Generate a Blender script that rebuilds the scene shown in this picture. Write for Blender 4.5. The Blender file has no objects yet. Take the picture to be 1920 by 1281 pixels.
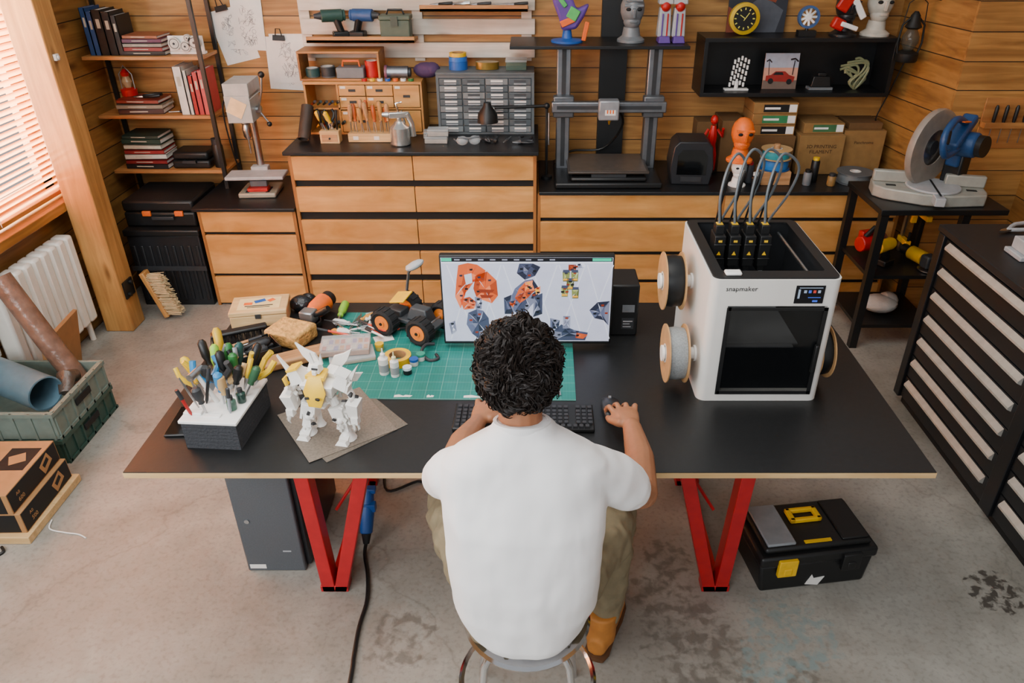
import bpy,bmesh,math,random
from mathutils import Vector as V, Matrix, Euler
R=random.Random(7)
sc=bpy.context.scene; COL=sc.collection
pi=math.pi
def lin(c):
    c=c.lstrip('#');o=[]
    for i in (0,2,4):
        x=int(c[i:i+2],16)/255; o.append(x/12.92 if x<=.04045 else ((x+.055)/1.055)**2.4)
    return (*o,1)
MC={}
def newmat(n):
    m=bpy.data.materials.new(n); m.use_nodes=True; nt=m.node_tree
    return m,nt,nt.nodes['Principled BSDF']
def N(nt,t,**k):
    n=nt.nodes.new(t)
    for a,b in k.items(): setattr(n,a,b)
    return n
def mul(c,f): return (min(1,c[0]*f),min(1,c[1]*f),min(1,c[2]*f),1)
def mat(c,r=.5,m=0,var=.1,s=25,bump=0,emit=0,trans=0,alpha=1,coat=0,spec=.5):
    key=(c,r,m,var,s,bump,emit,trans,alpha,coat,spec)
    if key in MC: return MC[key]
    M,nt,p=newmat('surface_'+c.strip('#')); L=nt.links
    tc=N(nt,'ShaderNodeTexCoord'); no=N(nt,'ShaderNodeTexNoise'); no.inputs['Scale'].default_value=s; no.inputs['Detail'].default_value=4
    L.new(tc.outputs['Object'],no.inputs['Vector'])
    rp=N(nt,'ShaderNodeValToRGB'); lc=lin(c)
    rp.color_ramp.elements[0].position=.3; rp.color_ramp.elements[1].position=.7
    rp.color_ramp.elements[0].color=mul(lc,1-var); rp.color_ramp.elements[1].color=mul(lc,1+var)
    L.new(no.outputs['Fac'],rp.inputs['Fac']); L.new(rp.outputs['Color'],p.inputs['Base Color'])
    p.inputs['Roughness'].default_value=r; p.inputs['Metallic'].default_value=m; p.inputs['Specular IOR Level'].default_value=spec
    if coat: p.inputs['Coat Weight'].default_value=coat
    if trans: p.inputs['Transmission Weight'].default_value=trans
    if alpha<1: p.inputs['Alpha'].default_value=alpha
    if emit: L.new(rp.outputs['Color'],p.inputs['Emission Color']); p.inputs['Emission Strength'].default_value=emit
    if bump:
        b=N(nt,'ShaderNodeBump'); b.inputs['Strength'].default_value=bump; b.inputs['Distance'].default_value=.01
        L.new(no.outputs['Fac'],b.inputs['Height']); L.new(b.outputs['Normal'],p.inputs['Normal'])
    MC[key]=M; return M
def wood(n,c1,c2,ax=0,plank=0,pax=2,rough=.5,sc_=1,knots=True,groove=.035,al=1.3):
    M,nt,p=newmat(n); L=nt.links
    tc=N(nt,'ShaderNodeTexCoord'); mp=N(nt,'ShaderNodeMapping')
    s=[16*sc_]*3; s[ax]=al*sc_; mp.inputs['Scale'].default_value=s
    L.new(tc.outputs['Object'],mp.inputs['Vector'])
    sep=N(nt,'ShaderNodeSeparateXYZ'); L.new(tc.outputs['Object'],sep.inputs[0])
    vec=mp.outputs['Vector']
    if plank:
        d=N(nt,'ShaderNodeMath',operation='DIVIDE'); L.new(sep.outputs[pax],d.inputs[0]); d.inputs[1].default_value=plank
        fl=N(nt,'ShaderNodeMath',operation='FLOOR'); L.new(d.outputs[0],fl.inputs[0])
        fr=N(nt,'ShaderNodeMath',operation='FRACT'); L.new(d.outputs[0],fr.inputs[0])
        wn=N(nt,'ShaderNodeTexWhiteNoise',noise_dimensions='1D'); L.new(fl.outputs[0],wn.inputs['W'])
        add=N(nt,'ShaderNodeVectorMath',operation='MULTIPLY_ADD'); L.new(wn.outputs['Color'],add.inputs[0]); add.inputs[1].default_value=(9,9,9); L.new(mp.outputs['Vector'],add.inputs[2]); vec=add.outputs[0]
    no=N(nt,'ShaderNodeTexNoise'); no.inputs['Scale'].default_value=1.6; no.inputs['Detail'].default_value=7; no.inputs['Distortion'].default_value=.9
    L.new(vec,no.inputs['Vector'])
    rp=N(nt,'ShaderNodeValToRGB'); rp.color_ramp.elements[0].position=.28; rp.color_ramp.elements[1].position=.68
    rp.color_ramp.elements[0].color=lin(c1); rp.color_ramp.elements[1].color=lin(c2)
    L.new(no.outputs['Fac'],rp.inputs['Fac']); col=rp.outputs['Color']
    def mix(fac,a,b,bt='MIX'):
        x=N(nt,'ShaderNodeMix',data_type='RGBA',blend_type=bt)
        for s_,v_ in ((x.inputs[0],fac),(x.inputs[6],a),(x.inputs[7],b)):
            if hasattr(v_,'links') : L.new(v_,s_)
            else: s_.default_value=v_
        return x.outputs[2]
    n2=N(nt,'ShaderNodeTexNoise'); n2.inputs['Scale'].default_value=3.5; n2.inputs['Detail'].default_value=5; L.new(tc.outputs['Object'],n2.inputs['Vector'])
    r3=N(nt,'ShaderNodeValToRGB'); r3.color_ramp.elements[0].position=.35; r3.color_ramp.elements[1].position=.62; r3.color_ramp.elements[0].color=(.72,.64,.56,1); r3.color_ramp.elements[1].color=(1,1,1,1); L.new(n2.outputs['Fac'],r3.inputs['Fac']); col=mix(.6,col,r3.outputs['Color'],'MULTIPLY')
    if knots:
        mk=N(nt,'ShaderNodeMapping'); k=[7*sc_]*3; k[ax]=2.2*sc_; mk.inputs['Scale'].default_value=k; L.new(tc.outputs['Object'],mk.inputs['Vector'])
        vo=N(nt,'ShaderNodeTexVoronoi'); vo.inputs['Scale'].default_value=.8; L.new(mk.outputs['Vector'],vo.inputs['Vector'])
        r2=N(nt,'ShaderNodeValToRGB'); r2.color_ramp.elements[0].position=.03; r2.color_ramp.elements[1].position=.13
        r2.color_ramp.elements[0].color=(.25,.17,.1,1); r2.color_ramp.elements[1].color=(1,1,1,1)
        L.new(vo.outputs['Distance'],r2.inputs['Fac']); col=mix(.8,col,r2.outputs['Color'],'MULTIPLY')
    if plank:
        mr=N(nt,'ShaderNodeMapRange'); L.new(wn.outputs['Value'],mr.inputs[0]); mr.inputs[3].default_value=.82; mr.inputs[4].default_value=1.12
        sv=N(nt,'ShaderNodeHueSaturation'); L.new(mr.outputs[0],sv.inputs['Value']); L.new(col,sv.inputs['Color']); col=sv.outputs[0]
        lt=N(nt,'ShaderNodeMath',operation='LESS_THAN'); L.new(fr.outputs[0],lt.inputs[0]); lt.inputs[1].default_value=groove
        col=mix(lt.outputs[0],col,(.03,.015,.007,1))
        b=N(nt,'ShaderNodeBump',invert=True); b.inputs['Strength'].default_value=.6; b.inputs['Distance'].default_value=.01; L.new(lt.outputs[0],b.inputs['Height']); L.new(b.outputs['Normal'],p.inputs['Normal'])
    L.new(col,p.inputs['Base Color']); p.inputs['Roughness'].default_value=rough
    return M
class G:
    def __init__(s): s.v=[];s.f=[];s.m=[]
    def add(s,vs,fs,m=0,M=None):
        o=len(s.v)
        if M is not None: vs=[M@V(p) for p in vs]
        s.v+=[tuple(p) for p in vs]; s.f+=[tuple(i+o for i in f) for f in fs]; s.m+=[m]*len(fs); return s
    def box(s,x0,x1,y0,y1,z0,z1,m=0,M=None):
        vs=[(x,y,z) for x in (x0,x1) for y in (y0,y1) for z in (z0,z1)]
        return s.add(vs,[(0,1,3,2),(4,6,7,5),(0,4,5,1),(2,3,7,6),(0,2,6,4),(1,5,7,3)],m,M)
    def cb(s,c,d,m=0,r=(0,0,0),tap=None):
        M=Matrix.Translation(c)@Euler(r).to_matrix().to_4x4(); x,y,z=[q/2 for q in d]
        if tap is None: return s.box(-x,x,-y,y,-z,z,m,M)
        vs=[(a*x*(tap if c_>0 else 1),b*y*(tap if c_>0 else 1),c_*z) for a in (-1,1) for b in (-1,1) for c_ in (-1,1)]
        return s.add(vs,[(0,1,3,2),(4,6,7,5),(0,4,5,1),(2,3,7,6),(0,2,6,4),(1,5,7,3)],m,M)
    def tube(s,pts,r,n=8,m=0,cap=True,flat=1):
        pts=[V(p) for p in pts]; k=len(pts); rr=r if isinstance(r,(list,tuple)) else [r]*k
        vs=[];up=None
        for i,p in enumerate(pts):
            d=(pts[min(i+1,k-1)]-pts[max(i-1,0)])
            if d.length<1e-9: d=V((0,0,1))
            d.normalize()
            if up is None:
                up=V((0,0,1)) if abs(d.z)<.9 else V((0,1,0))
            a=up-d*up.dot(d)
            if a.length<1e-5: a=d.orthogonal()
            a.normalize(); b=d.cross(a); up=a
            for j in range(n):
                t=2*pi*j/n; vs.append(p+a*math.cos(t)*rr[i]*flat+b*math.sin(t)*rr[i])
        fs=[(i*n+j,i*n+(j+1)%n,(i+1)*n+(j+1)%n,(i+1)*n+j) for i in range(k-1) for j in range(n)]
        if cap: fs+=[tuple(range(n))[::-1],tuple((k-1)*n+j for j in range(n))]
        return s.add(vs,fs,m)
    def cyl(s,p,q,r,r2=None,n=20,m=0): return s.tube([p,q],[r,r if r2 is None else r2],n,m)
    def lathe(s,pf,n=24,m=0,M=None,c=(0,0,0)):
        vs=[(c[0]+r*math.cos(2*pi*j/n),c[1]+r*math.sin(2*pi*j/n),c[2]+z) for r,z in pf for j in range(n)]
        fs=[(i*n+j,i*n+(j+1)%n,(i+1)*n+(j+1)%n,(i+1)*n+j) for i in range(len(pf)-1) for j in range(n)]
        if pf[0][0]>1e-5: fs.append(tuple(range(n))[::-1])
        if pf[-1][0]>1e-5: fs.append(tuple((len(pf)-1)*n+j for j in range(n)))
        return s.add(vs,fs,m,M)
    def ring(s,pf,n=28,m=0,M=None):
        k=len(pf); vs=[(r*math.cos(2*pi*j/n),r*math.sin(2*pi*j/n),z) for r,z in pf for j in range(n)]
        return s.add(vs,[(i*n+j,i*n+(j+1)%n,((i+1)%k)*n+(j+1)%n,((i+1)%k)*n+j) for i in range(k) for j in range(n)],m,M)
    def sph(s,c,r,m=0,n=14,rot=(0,0,0)):
        if not isinstance(r,(tuple,list)): r=(r,r,r)
        M=Matrix.Translation(c)@Euler(rot).to_matrix().to_4x4()@Matrix.Diagonal((*r,1)); h=n//2
        return s.lathe([(max(1e-4,math.sin(pi*i/h)) if 0<i<h else 1e-4,-math.cos(pi*i/h)) for i in range(h+1)],n,m,M)
    def prism(s,pts,a,b,ax='y',m=0,M=None):
        f={'y':lambda p,t:(p[0],t,p[1]),'x':lambda p,t:(t,p[0],p[1]),'z':lambda p,t:(p[0],p[1],t)}[ax]
        k=len(pts); vs=[f(p,a) for p in pts]+[f(p,b) for p in pts]
        return s.add(vs,[tuple(range(k)),tuple(range(2*k-1,k-1,-1))]+[(i,(i+1)%k,k+(i+1)%k,k+i) for i in range(k)],m,M)
    def loft(s,rings,n=24,m=0,e=2.3):
        vs=[]
        for c,u,w in rings:
            c,u,w=V(c),V(u),V(w)
            for j in range(n):
                t=2*pi*j/n; a,b=math.cos(t),math.sin(t)
                vs.append(c+u*math.copysign(abs(a)**(2/e),a)+w*math.copysign(abs(b)**(2/e),b))
        k=len(rings)
        fs=[(i*n+j,i*n+(j+1)%n,(i+1)*n+(j+1)%n,(i+1)*n+j) for i in range(k-1) for j in range(n)]+[tuple(range(n))[::-1],tuple((k-1)*n+j for j in range(n))]
        return s.add(vs,fs,m)
def ob(name,g,mats,par=None,bev=0,loc=None,rot=None,ang=38,**kw):
    me=bpy.data.meshes.new(name); me.from_pydata(g.v,[],g.f)
    if not isinstance(mats,(list,tuple)): mats=[mats]
    for x in mats: me.materials.append(x)
    me.polygons.foreach_set('material_index',[min(i,len(mats)-1) for i in g.m])
    b=bmesh.new(); b.from_mesh(me); bmesh.ops.recalc_face_normals(b,faces=b.faces)
    for f in b.faces: f.smooth=True
    th=math.radians(ang)
    for e in b.edges:
        if len(e.link_faces)==2 and e.calc_face_angle(0)>th: e.smooth=False
    b.to_mesh(me); b.free()
    o=bpy.data.objects.new(name,me); COL.objects.link(o)
    if par is not None: o.parent=par
    if loc: o.location=loc
    if rot: o.rotation_euler=rot
    if bev:
        mo=o.modifiers.new('bevel','BEVEL'); mo.width=bev; mo.segments=2; mo.limit_method='ANGLE'; mo.angle_limit=.7
    if 'cat' in kw: kw['category']=kw.pop('cat')
    for k,v in kw.items():
        if v is not None: o[k]=v
    return o
def top(name,label,cat,loc,rz=0,group=None,dir=None,rot=None,scale=1):
    o=bpy.data.objects.new(name,None); COL.objects.link(o); o.empty_display_size=.05; o.location=loc; o.scale=(scale,)*3
    if dir is not None: o.rotation_euler=V(dir).to_track_quat('Z','Y').to_euler()
    elif rot: o.rotation_euler=rot
    else: o.rotation_euler=(0,0,rz)
    o['label']=label; o['category']=cat
    if group: o['group']=group
    return o
def text(par,s,size,loc,rot,m,ax='CENTER'):
    cu=bpy.data.curves.new('t','FONT'); cu.body=s; cu.size=size; cu.extrude=.0003; cu.align_x=ax; cu.align_y='CENTER'; cu.resolution_u=2
    o=bpy.data.objects.new('t',cu); COL.objects.link(o); bpy.context.view_layer.update()
    me=bpy.data.meshes.new_from_object(o.evaluated_get(bpy.context.evaluated_depsgraph_get())); bpy.data.objects.remove(o)
    me.materials.clear(); me.materials.append(m)
    q=bpy.data.objects.new('lettering',me); COL.objects.link(q); q.parent=par; q.location=loc; q.rotation_euler=rot; return q
def spl(P,k=6):
    P=[V(p) for p in P]; o=[]
    for i in range(len(P)-1):
        a,b_,c,d=P[max(i-1,0)],P[i],P[i+1],P[min(i+2,len(P)-1)]
        for j in range(k):
            u=j/k; o.append(.5*((2*b_)+(c-a)*u+(2*a-5*b_+4*c-d)*u*u+(3*b_-a-3*c+d)*u**3))
    o.append(P[-1]); return o
FR=(pi/2,0,0)
BLK=mat('#121314',.45); BLKM=mat('#0c0c0d',.7); DG=mat('#2c2e31',.5); GR=mat('#6c7074',.5); LG=mat('#a9acaf',.45)
STEEL=mat('#b9bbbd',.3,1,s=60); CHR=mat('#d8d8da',.15,1,.03); ALU=mat('#8c8f94',.38,.9); WH=mat('#e4e2dc',.4,var=.03); WHS=mat('#f0efeb',.35,var=.02)
RED=mat('#b01414',.4); YEL=mat('#e8b70c',.45); ORG=mat('#e2641a',.45); BLU=mat('#1f58a8',.45); GRN=mat('#4fae3a',.45); TEA=mat('#1f7f78',.5); PUR=mat('#5a3a8c',.45)
PAPER=mat('#e6e3dd',.8,var=.03); CARD=mat('#a97c4e',.8,var=.08); RUB=mat('#17181a',.85,bump=.3,s=90)
GLASS=mat('#0b0d0f',.06,0,.02,coat=.6); CLR=mat('#cfd6d8',.12,0,.03,alpha=.4)
W_WALL=wood('pine_plank_wall','#8a5f30','#bd8c4c',0,.145,2,.55)
W_SIDE=wood('pine_plank_side','#845a2c','#b38344',1,.145,2,.55)
W_POST=wood('pine_post','#a5733a','#d09b58',2,knots=True)
W_DRAW=wood('birch_ply_front','#c0883f','#dda864',0,rough=.45,sc_=.5,knots=False,al=3.5)
W_BODY=wood('ply_carcass','#8a5627','#b0793d',2,rough=.5,knots=False)
W_SH=wood('shelf_wood','#9c6232','#bf894e',0,rough=.5,knots=False)
W_LT=wood('light_wood','#c9a36c','#e3c08a',0,rough=.55,knots=False,sc_=2)
W_BR=wood('brown_wood','#a9784b','#cd9c6c',0,rough=.55,knots=False,sc_=2)
W_WHT=wood('whitewashed_wood','#c2b7a8','#e2d8cb',0,rough=.7,knots=True)
W_WIN=wood('window_wood','#8d5622','#b97e3c',1,knots=False)
FL,nt,p=newmat('worn_concrete'); L=nt.links
tc=N(nt,'ShaderNodeTexCoord')
def noise(s,d=6,dist=0):
    n=N(nt,'ShaderNodeTexNoise'); n.inputs['Scale'].default_value=s; n.inputs['Detail'].default_value=d; n.inputs['Distortion'].default_value=dist; L.new(tc.outputs['Object'],n.inputs['Vector']); return n.outputs['Fac']
def ramp(f,els):
    r=N(nt,'ShaderNodeValToRGB'); cr=r.color_ramp
    while len(cr.elements)<len(els): cr.elements.new(.5)
    for e,(q,c) in zip(cr.elements,els): e.position=q; e.color=lin(c) if isinstance(c,str) else (c,c,c,1)
    L.new(f,r.inputs['Fac']); return r.outputs['Color']
def mixc(f,a,b,bt='MIX'):
    x=N(nt,'ShaderNodeMix',data_type='RGBA',blend_type=bt)
    for s_,v_ in ((x.inputs[0],f),(x.inputs[6],a),(x.inputs[7],b)):
        if hasattr(v_,'links'): L.new(v_,s_)
        else: s_.default_value=v_
    return x.outputs[2]
def mth(op,a,b):
    x=N(nt,'ShaderNodeMath',operation=op)
    for s_,v_ in zip(x.inputs,(a,b)):
        if hasattr(v_,'links'): L.new(v_,s_)
        else: s_.default_value=v_
    return x.outputs[0]
col=ramp(noise(1.2,8,.5),[(.3,'#7f7b71'),(.48,'#97938a'),(.7,'#aeaba1')])
col=mixc(.3,col,ramp(noise(7,8),[(.3,'#95918a'),(.6,'#ffffff')]),'MULTIPLY')
col=mixc(.25,col,ramp(noise(60,4),[(.33,'#807d77'),(.5,'#ffffff')]),'MULTIPLY')
def crackmask():
    v=N(nt,'ShaderNodeTexVoronoi',feature='DISTANCE_TO_EDGE'); v.inputs['Scale'].default_value=.55
    m=N(nt,'ShaderNodeVectorMath',operation='MULTIPLY_ADD'); n=N(nt,'ShaderNodeTexNoise'); n.inputs['Scale'].default_value=4; n.inputs['Detail'].default_value=6; L.new(tc.outputs['Object'],n.inputs['Vector'])
    L.new(n.outputs['Color'],m.inputs[0]); m.inputs[1].default_value=(.35,.35,.35); L.new(tc.outputs['Object'],m.inputs[2]); L.new(m.outputs[0],v.inputs['Vector'])
    return ramp(v.outputs['Distance'],[(.0,1.0),(.005,0.0)])
col=mixc(mth('MULTIPLY',crackmask(),.35),col,lin('#5d574e'))
def stains(lst,col,c,f=.6,sc2=22,hi=.42):
    acc=None
    for x,y,r in lst:
        d=N(nt,'ShaderNodeVectorMath',operation='DISTANCE'); L.new(tc.outputs['Object'],d.inputs[0]); d.inputs[1].default_value=(x,y,0)
        q=mth('DIVIDE',d.outputs['Value'],r); q=mth('SUBTRACT',1.0,q)
        acc=q if acc is None else mth('MAXIMUM',acc,q)
    s_=mth('ADD',mth('MINIMUM',acc,.22),mth('MULTIPLY',mth('SUBTRACT',noise(sc2,8,.4),.5),2.2))
    rr=ramp(s_,[(.08,0.0),(hi,1.0)])
    return mixc(mth('MULTIPLY',rr,f),col,lin(c))
col=stains([(-1.6,1.75,.55),(-.4,1.75,.4),(-1.9,3.3,.3),(.2,1.55,.3),(1.3,1.9,.3),(-1.0,1.55,.35)],col,'#746c61',.45,7,.7)
col=stains([(.51,2.04,.1),(.47,1.87,.12),(.53,1.71,.16),(.57,1.57,.17),(.85,1.52,.08),(-.45,1.68,.12)],col,'#544d45',.62,24)
col=stains([(1.68,1.88,.1)],col,'#3c3630',.9,30,.3)
col=stains([(.87,1.7,.16),(.78,1.57,.12)],col,'#708c8e',.55,30)
L.new(col,p.inputs['Base Color']); p.inputs['Roughness'].default_value=.45
b=N(nt,'ShaderNodeBump'); b.inputs['Strength'].default_value=.12; b.inputs['Distance'].default_value=.01; L.new(noise(40,6),b.inputs['Height']); L.new(b.outputs['Normal'],p.inputs['Normal'])
MAT_,nt,p=newmat('cutting_mat_green'); L=nt.links; tc=N(nt,'ShaderNodeTexCoord')
sep=N(nt,'ShaderNodeSeparateXYZ'); L.new(tc.outputs['Object'],sep.inputs[0])
def lines(step,w):
    o=None
    for a in (0,1):
        f=mth('FRACT',mth('DIVIDE',mth('ADD',sep.outputs[a],10.0),step),0); l=mth('LESS_THAN',f,w); o=l if o is None else mth('MAXIMUM',o,l)
    return o
col=mixc(mth('MULTIPLY',lines(.01,.07),.3),lin('#1b7d74'),lin('#4fb0a2')); col=mixc(mth('MULTIPLY',lines(.05,.03),.4),col,lin('#9fd6c8'))
col=mixc(.4,col,ramp(noise(9,6),[(.3,'#9fb5b0'),(.7,'#ffffff')]),'MULTIPLY')
L.new(col,p.inputs['Base Color']); p.inputs['Roughness'].default_value=.45
ST=dict(kind='structure')
ob('floor',G().box(-2.75,2.95,-1.2,4.9,-.06,0),FL,**ST)
ob('wall_back',G().box(-2.75,2.3,4.75,4.85,0,2.7),W_WALL,**ST)
ob('wall_left',G().box(-2.75,-2.6,-.8,4.75,0,.8).box(-2.75,-2.6,4.05,4.75,.8,2.7).box(-2.75,-2.6,-.8,2.1,.8,2.7).box(-2.75,-2.6,2.1,4.05,2.2,2.7),W_SIDE,**ST)
ob('wall_nook',G().prism([(2.16,4.75),(2.25,4.12),(2.95,4.12),(2.95,4.85),(2.3,4.85)],0,2.7,'z'),W_SIDE,**ST)
ob('wall_alcove',G().box(2.25,2.95,4.1,4.12,0,2.7),W_WALL,**ST)
ob('wall_right',G().box(2.75,2.85,-.8,4.1,0,2.7),W_SIDE,**ST)
ob('baseboard_left',G().box(-2.598,-2.58,-.8,4.6,0,.09),W_SIDE,bev=.003,**ST)
ob('trim_window',G().box(-2.62,-2.5,2.0,4.14,.74,.79).box(-2.62,-2.54,4.05,4.14,.79,2.3).box(-2.62,-2.54,2.0,4.1,2.2,2.3),W_WIN,bev=.004,**ST)
ob('window_1',G().box(-2.72,-2.68,2.1,4.05,.8,.86).box(-2.72,-2.68,2.1,4.05,2.12,2.2).box(-2.72,-2.68,3.05,3.12,.8,2.2).box(-2.72,-2.68,3.97,4.05,.8,2.2),W_WIN,**ST)
ob('timber_post',G().box(-2.5,-2.34,3.81,3.96,0,2.7),W_POST,bev=.006,label='tall square pine post standing beside the window',cat='post')
ob('post_brace',G().prism([(3.962,0),(4.06,0),(3.962,.55)],-2.47,-2.4,'x'),W_POST,bev=.004,label='small wedge-shaped pine brace at the foot of the post',cat='brace')
BL,nt,p=newmat('blind_slat'); p.inputs['Base Color'].default_value=lin('#c8925e'); p.inputs['Roughness'].default_value=.5
tr=N(nt,'ShaderNodeBsdfTranslucent'); mx=N(nt,'ShaderNodeMixShader'); mx.inputs[0].default_value=.6
no=N(nt,'ShaderNodeTexNoise'); no.inputs['Scale'].default_value=3; rp=N(nt,'ShaderNodeValToRGB'); rp.color_ramp.elements[0].color=lin('#efb57c'); rp.color_ramp.elements[1].color=lin('#ffe6c8')
nt.links.new(no.outputs['Fac'],rp.inputs['Fac']); nt.links.new(rp.outputs['Color'],tr.inputs[0])
nt.links.new(p.outputs[0],mx.inputs[1]); nt.links.new(tr.outputs[0],mx.inputs[2]); nt.links.new(mx.outputs[0],nt.nodes['Material Output'].inputs[0])
bt=top('window_blind','wooden venetian blind with warm glowing slats in the window','blind',(-2.575,3.07,.8))
g=G()
for i in range(44): g.cb((0,0,.05+i*.031),(.043,1.93,.003),0,(0,math.radians(-46),0))
ob('slats',g,BL,bt)
ob('bottom_rail',G().cb((0,0,.02),(.04,1.93,.022)),W_WIN,bt,bev=.003)
for yy in (.88,.3,-.3): ob('lift_cord',G().cyl((.028,yy,.02),(.028,yy,1.42),.0018,n=6),PAPER,bt)
rt=top('radiator','white cast ribbed radiator under the window','radiator',(-2.53,3.1,0))
RW=mat('#ece8de',.4,var=.03)
fin_=G().box(-.045,.045,-.034,.034,.12,.63)
first=None
for i in range(9):
    if first is None: first=ob('radiator_section',fin_,RW,rt,bev=.016,loc=(0,.04+i*.074,0))
    else: c=first.copy(); COL.objects.link(c); c.location=(0,.04+i*.074,0)
ob('pipe',G().cyl((0,.0,.17),(0,.68,.17),.018),RW,rt); ob('pipe',G().cyl((0,.0,.57),(0,.68,.57),.018),RW,rt); ob('foot',G().cyl((0,.05,0),(0,.05,.2),.015),RW,rt); ob('foot',G().cyl((0,.62,0),(0,.62,.2),.015),RW,rt)
def cabinet(name,label,x0,x1,h,rows,ncol,y0=4.147):
    t=top(name,label,'cabinet',(x0,y0,0)); w=x1-x0; yb=.58
    ob('body',G().box(0,.018,.0,yb,0,h).box(w-.018,w,.0,yb,0,h).box(.018,w-.018,.022,yb,0,h-.001,1),[W_BODY,BLKM],t)
    cw=(w-.03)/ncol
    for c in range(ncol):
        for a,b_ in rows: ob('drawer',G().box(.017+c*cw,.013+(c+1)*cw,.0,.021,a,b_),W_DRAW,t,bev=.003)
    return t
cabinet('drawer_cabinet','tall birch plywood dresser with recessed black drawer gaps',-1.381,.018,.95,[(.8,.94),(.61,.76),(.41,.56),(.21,.36),(.015,.165)],2)
cabinet('drawer_cabinet','low narrow birch plywood cabinet under the drill press',-1.965,-1.39,.62,[(.485,.612),(.215,.465),(.015,.195)],1)
cabinet('drawer_cabinet','long low birch plywood cabinet below the large printer',.024,1.09,.72,[(.575,.712),(.36,.55),(.175,.335),(.015,.15)],1)
cabinet('drawer_cabinet','long low birch plywood cabinet below the filament boxes',1.094,2.14,.72,[(.575,.712),(.36,.55),(.175,.335),(.015,.15)],1)
TOPM=mat('#17181a',.4,bump=.05)
for x0,x1,z,l in ((-1.4,.03,.95,'raised'),(-1.985,-1.385,.62,'low'),(.033,2.15,.72,'long')):
    ob('worktop',G().box(x0,x1,4.12,4.745,z,z+.02),TOPM,bev=.003,label=l+' black laminate worktop on plywood drawer cabinets',cat='worktop')
t=top('work_table','large black-topped table with plywood edge and red steel legs','table',(0,2.19,0))
ob('tabletop',G().box(-1.178,1.158,-.53,.53,.728,.747),W_LT,t,label='plywood tabletop slab')
ob('table_surface',G().box(-1.176,1.156,-.5295,.53,.7465,.75),mat('#131415',.4,bump=.04,s=60,var=.15,spec=.6),t,label='black linoleum surface')
RL=mat('#b0141c',.35)
for s_,xs in ((1,(.66,.715,.46)),(-1,(-.72,-.77,-.52))):
    for y in (-.275,.3):
        xb,xo,xi=xs; g=G()
        for xt in (xo,xi):
            dx=s_*(.02 if xt==xo else -.02); w=.024
            g.prism([(xb+dx-w,0),(xb+dx+w,0),(xt+w,.72),(xt-w,.72)],y-.03,y+.03,'y')
        g.box(xb-.05,xb+.05,y-.03,y+.03,0,.03)
        ob('leg',g,RL,t,bev=.003)
    ob('floor_rail',G().box(xs[0]-.02,xs[0]+.02,-.245,.27,.0,.03),RL,t); ob('top_plate',G().box(min(xs[1:])-.02,max(xs[1:])+.02,-.3,.33,.715,.728),RL,t)
    ob('brace',G().tube([(xs[0]-s_*.02,-.2,.3),(xs[0]-s_*.33,.1,.7)],.006),RL,t)
mt=ob('cutting_mat',G().box(-.45,.45,-.3,.3,0,.003),MAT_,loc=(-.306,2.325,.7502),rot=(0,0,math.radians(-.8)),label='large green self-healing cutting mat with grid lines',cat='cutting mat')
for k,(x,w) in enumerate(((-.12,.03),(-.03,.012),(.13,.05),(.25,.035))): ob('torn_patch',G().prism([(x-w,-.292),(x+w*.8,-.29),(x+w,-.281),(x+w*.2,-.278),(x,-.284),(x-w*.5,-.276),(x-w,-.28)],.003,.0033,'z'),PAPER,mt)
# monitor
t=top('monitor','thin black computer monitor showing a modelling program','monitor',(-.022,2.36,.7535))
ob('screen_housing',G().box(-.302,.302,-.008,.02,.018,.368),BLK,t,bev=.004)
ob('stand_base',G().box(-.11,.11,.01,.2,0,.012),BLK,t,bev=.004); ob('stand_neck',G().box(-.03,.03,.09,.12,.01,.26).box(-.05,.05,.02,.1,.16,.26),BLK,t,bev=.004)
def em(c,e=.72): return mat(c,.3,0,.04,emit=e)
SMC=['#b4b8cc','#15171c','#c2552a','#7c2f1c','#3c4258','#c8ccdc','#77804a','#e3a12a','#8f94a8','#1fb08c','#9c3f20','#d8734a','#262a3a','#565d78','#555c30','#a3ad6a','#e08a60','#6e7288']
SM=[em(c) for c in SMC]
ob('screen',G().box(-.296,.296,-.0095,-.008,.03,.36),SM[0],t,label='lit screen with pale lavender background')
g=G(); q3=random.Random(5)
def scr(u,v): return ((u-989)*.00186,.03+(645-v)/155*.33)
def sp(pts,m,k=0): g.prism([scr(*p_) for p_ in pts],-.0100-.0004*k,-.0097-.0004*k,'y',m)
SHD={2:[2,2,10,11,3,2],4:[4,12,13,4,17],6:[6,14,15,6],3:[3,10],7:[7,16],8:[8,17,5]}
def fc(pts,m,k=1,sub=2):
    cx_=sum(p_[0] for p_ in pts)/len(pts); cy_=sum(p_[1] for p_ in pts)/len(pts)
    for i in range(len(pts)):
        a,b_=pts[i],pts[(i+1)%len(pts)]; md=((a[0]+cx_)/2+q3.uniform(-2,2),(a[1]+cy_)/2+q3.uniform(-2,2)); me_=((b_[0]+cx_)/2,(b_[1]+cy_)/2)
        sp([a,b_,me_,md],q3.choice(SHD[m]),k); sp([md,me_,(cx_,cy_)],q3.choice(SHD[m]),k)
        if q3.random()<.5:
            x_=(a[0]+b_[0]+cx_)/3;y_=(a[1]+b_[1]+cy_)/3; sp([(x_-3,y_-1.5),(x_+3,y_-2),(x_+2.5,y_+1.5),(x_-2.5,y_+1.5)],q3.choice([1,12,3]),k+1)
sp([(831,490),(1147,490),(1147,497),(831,497)],1); sp([(831,497),(1147,497),(1147,500),(831,500)],5)
sp([(831,490.5),(850,490.5),(850,496),(831,496)],9,1); sp([(1110,491),(1145,491),(1145,496),(1110,496)],9,1)
for a in range(9): sp([(855+a*22,492.5),(865+a*22,492.5),(865+a*22,494.5),(855+a*22,494.5)],8,1)
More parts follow.
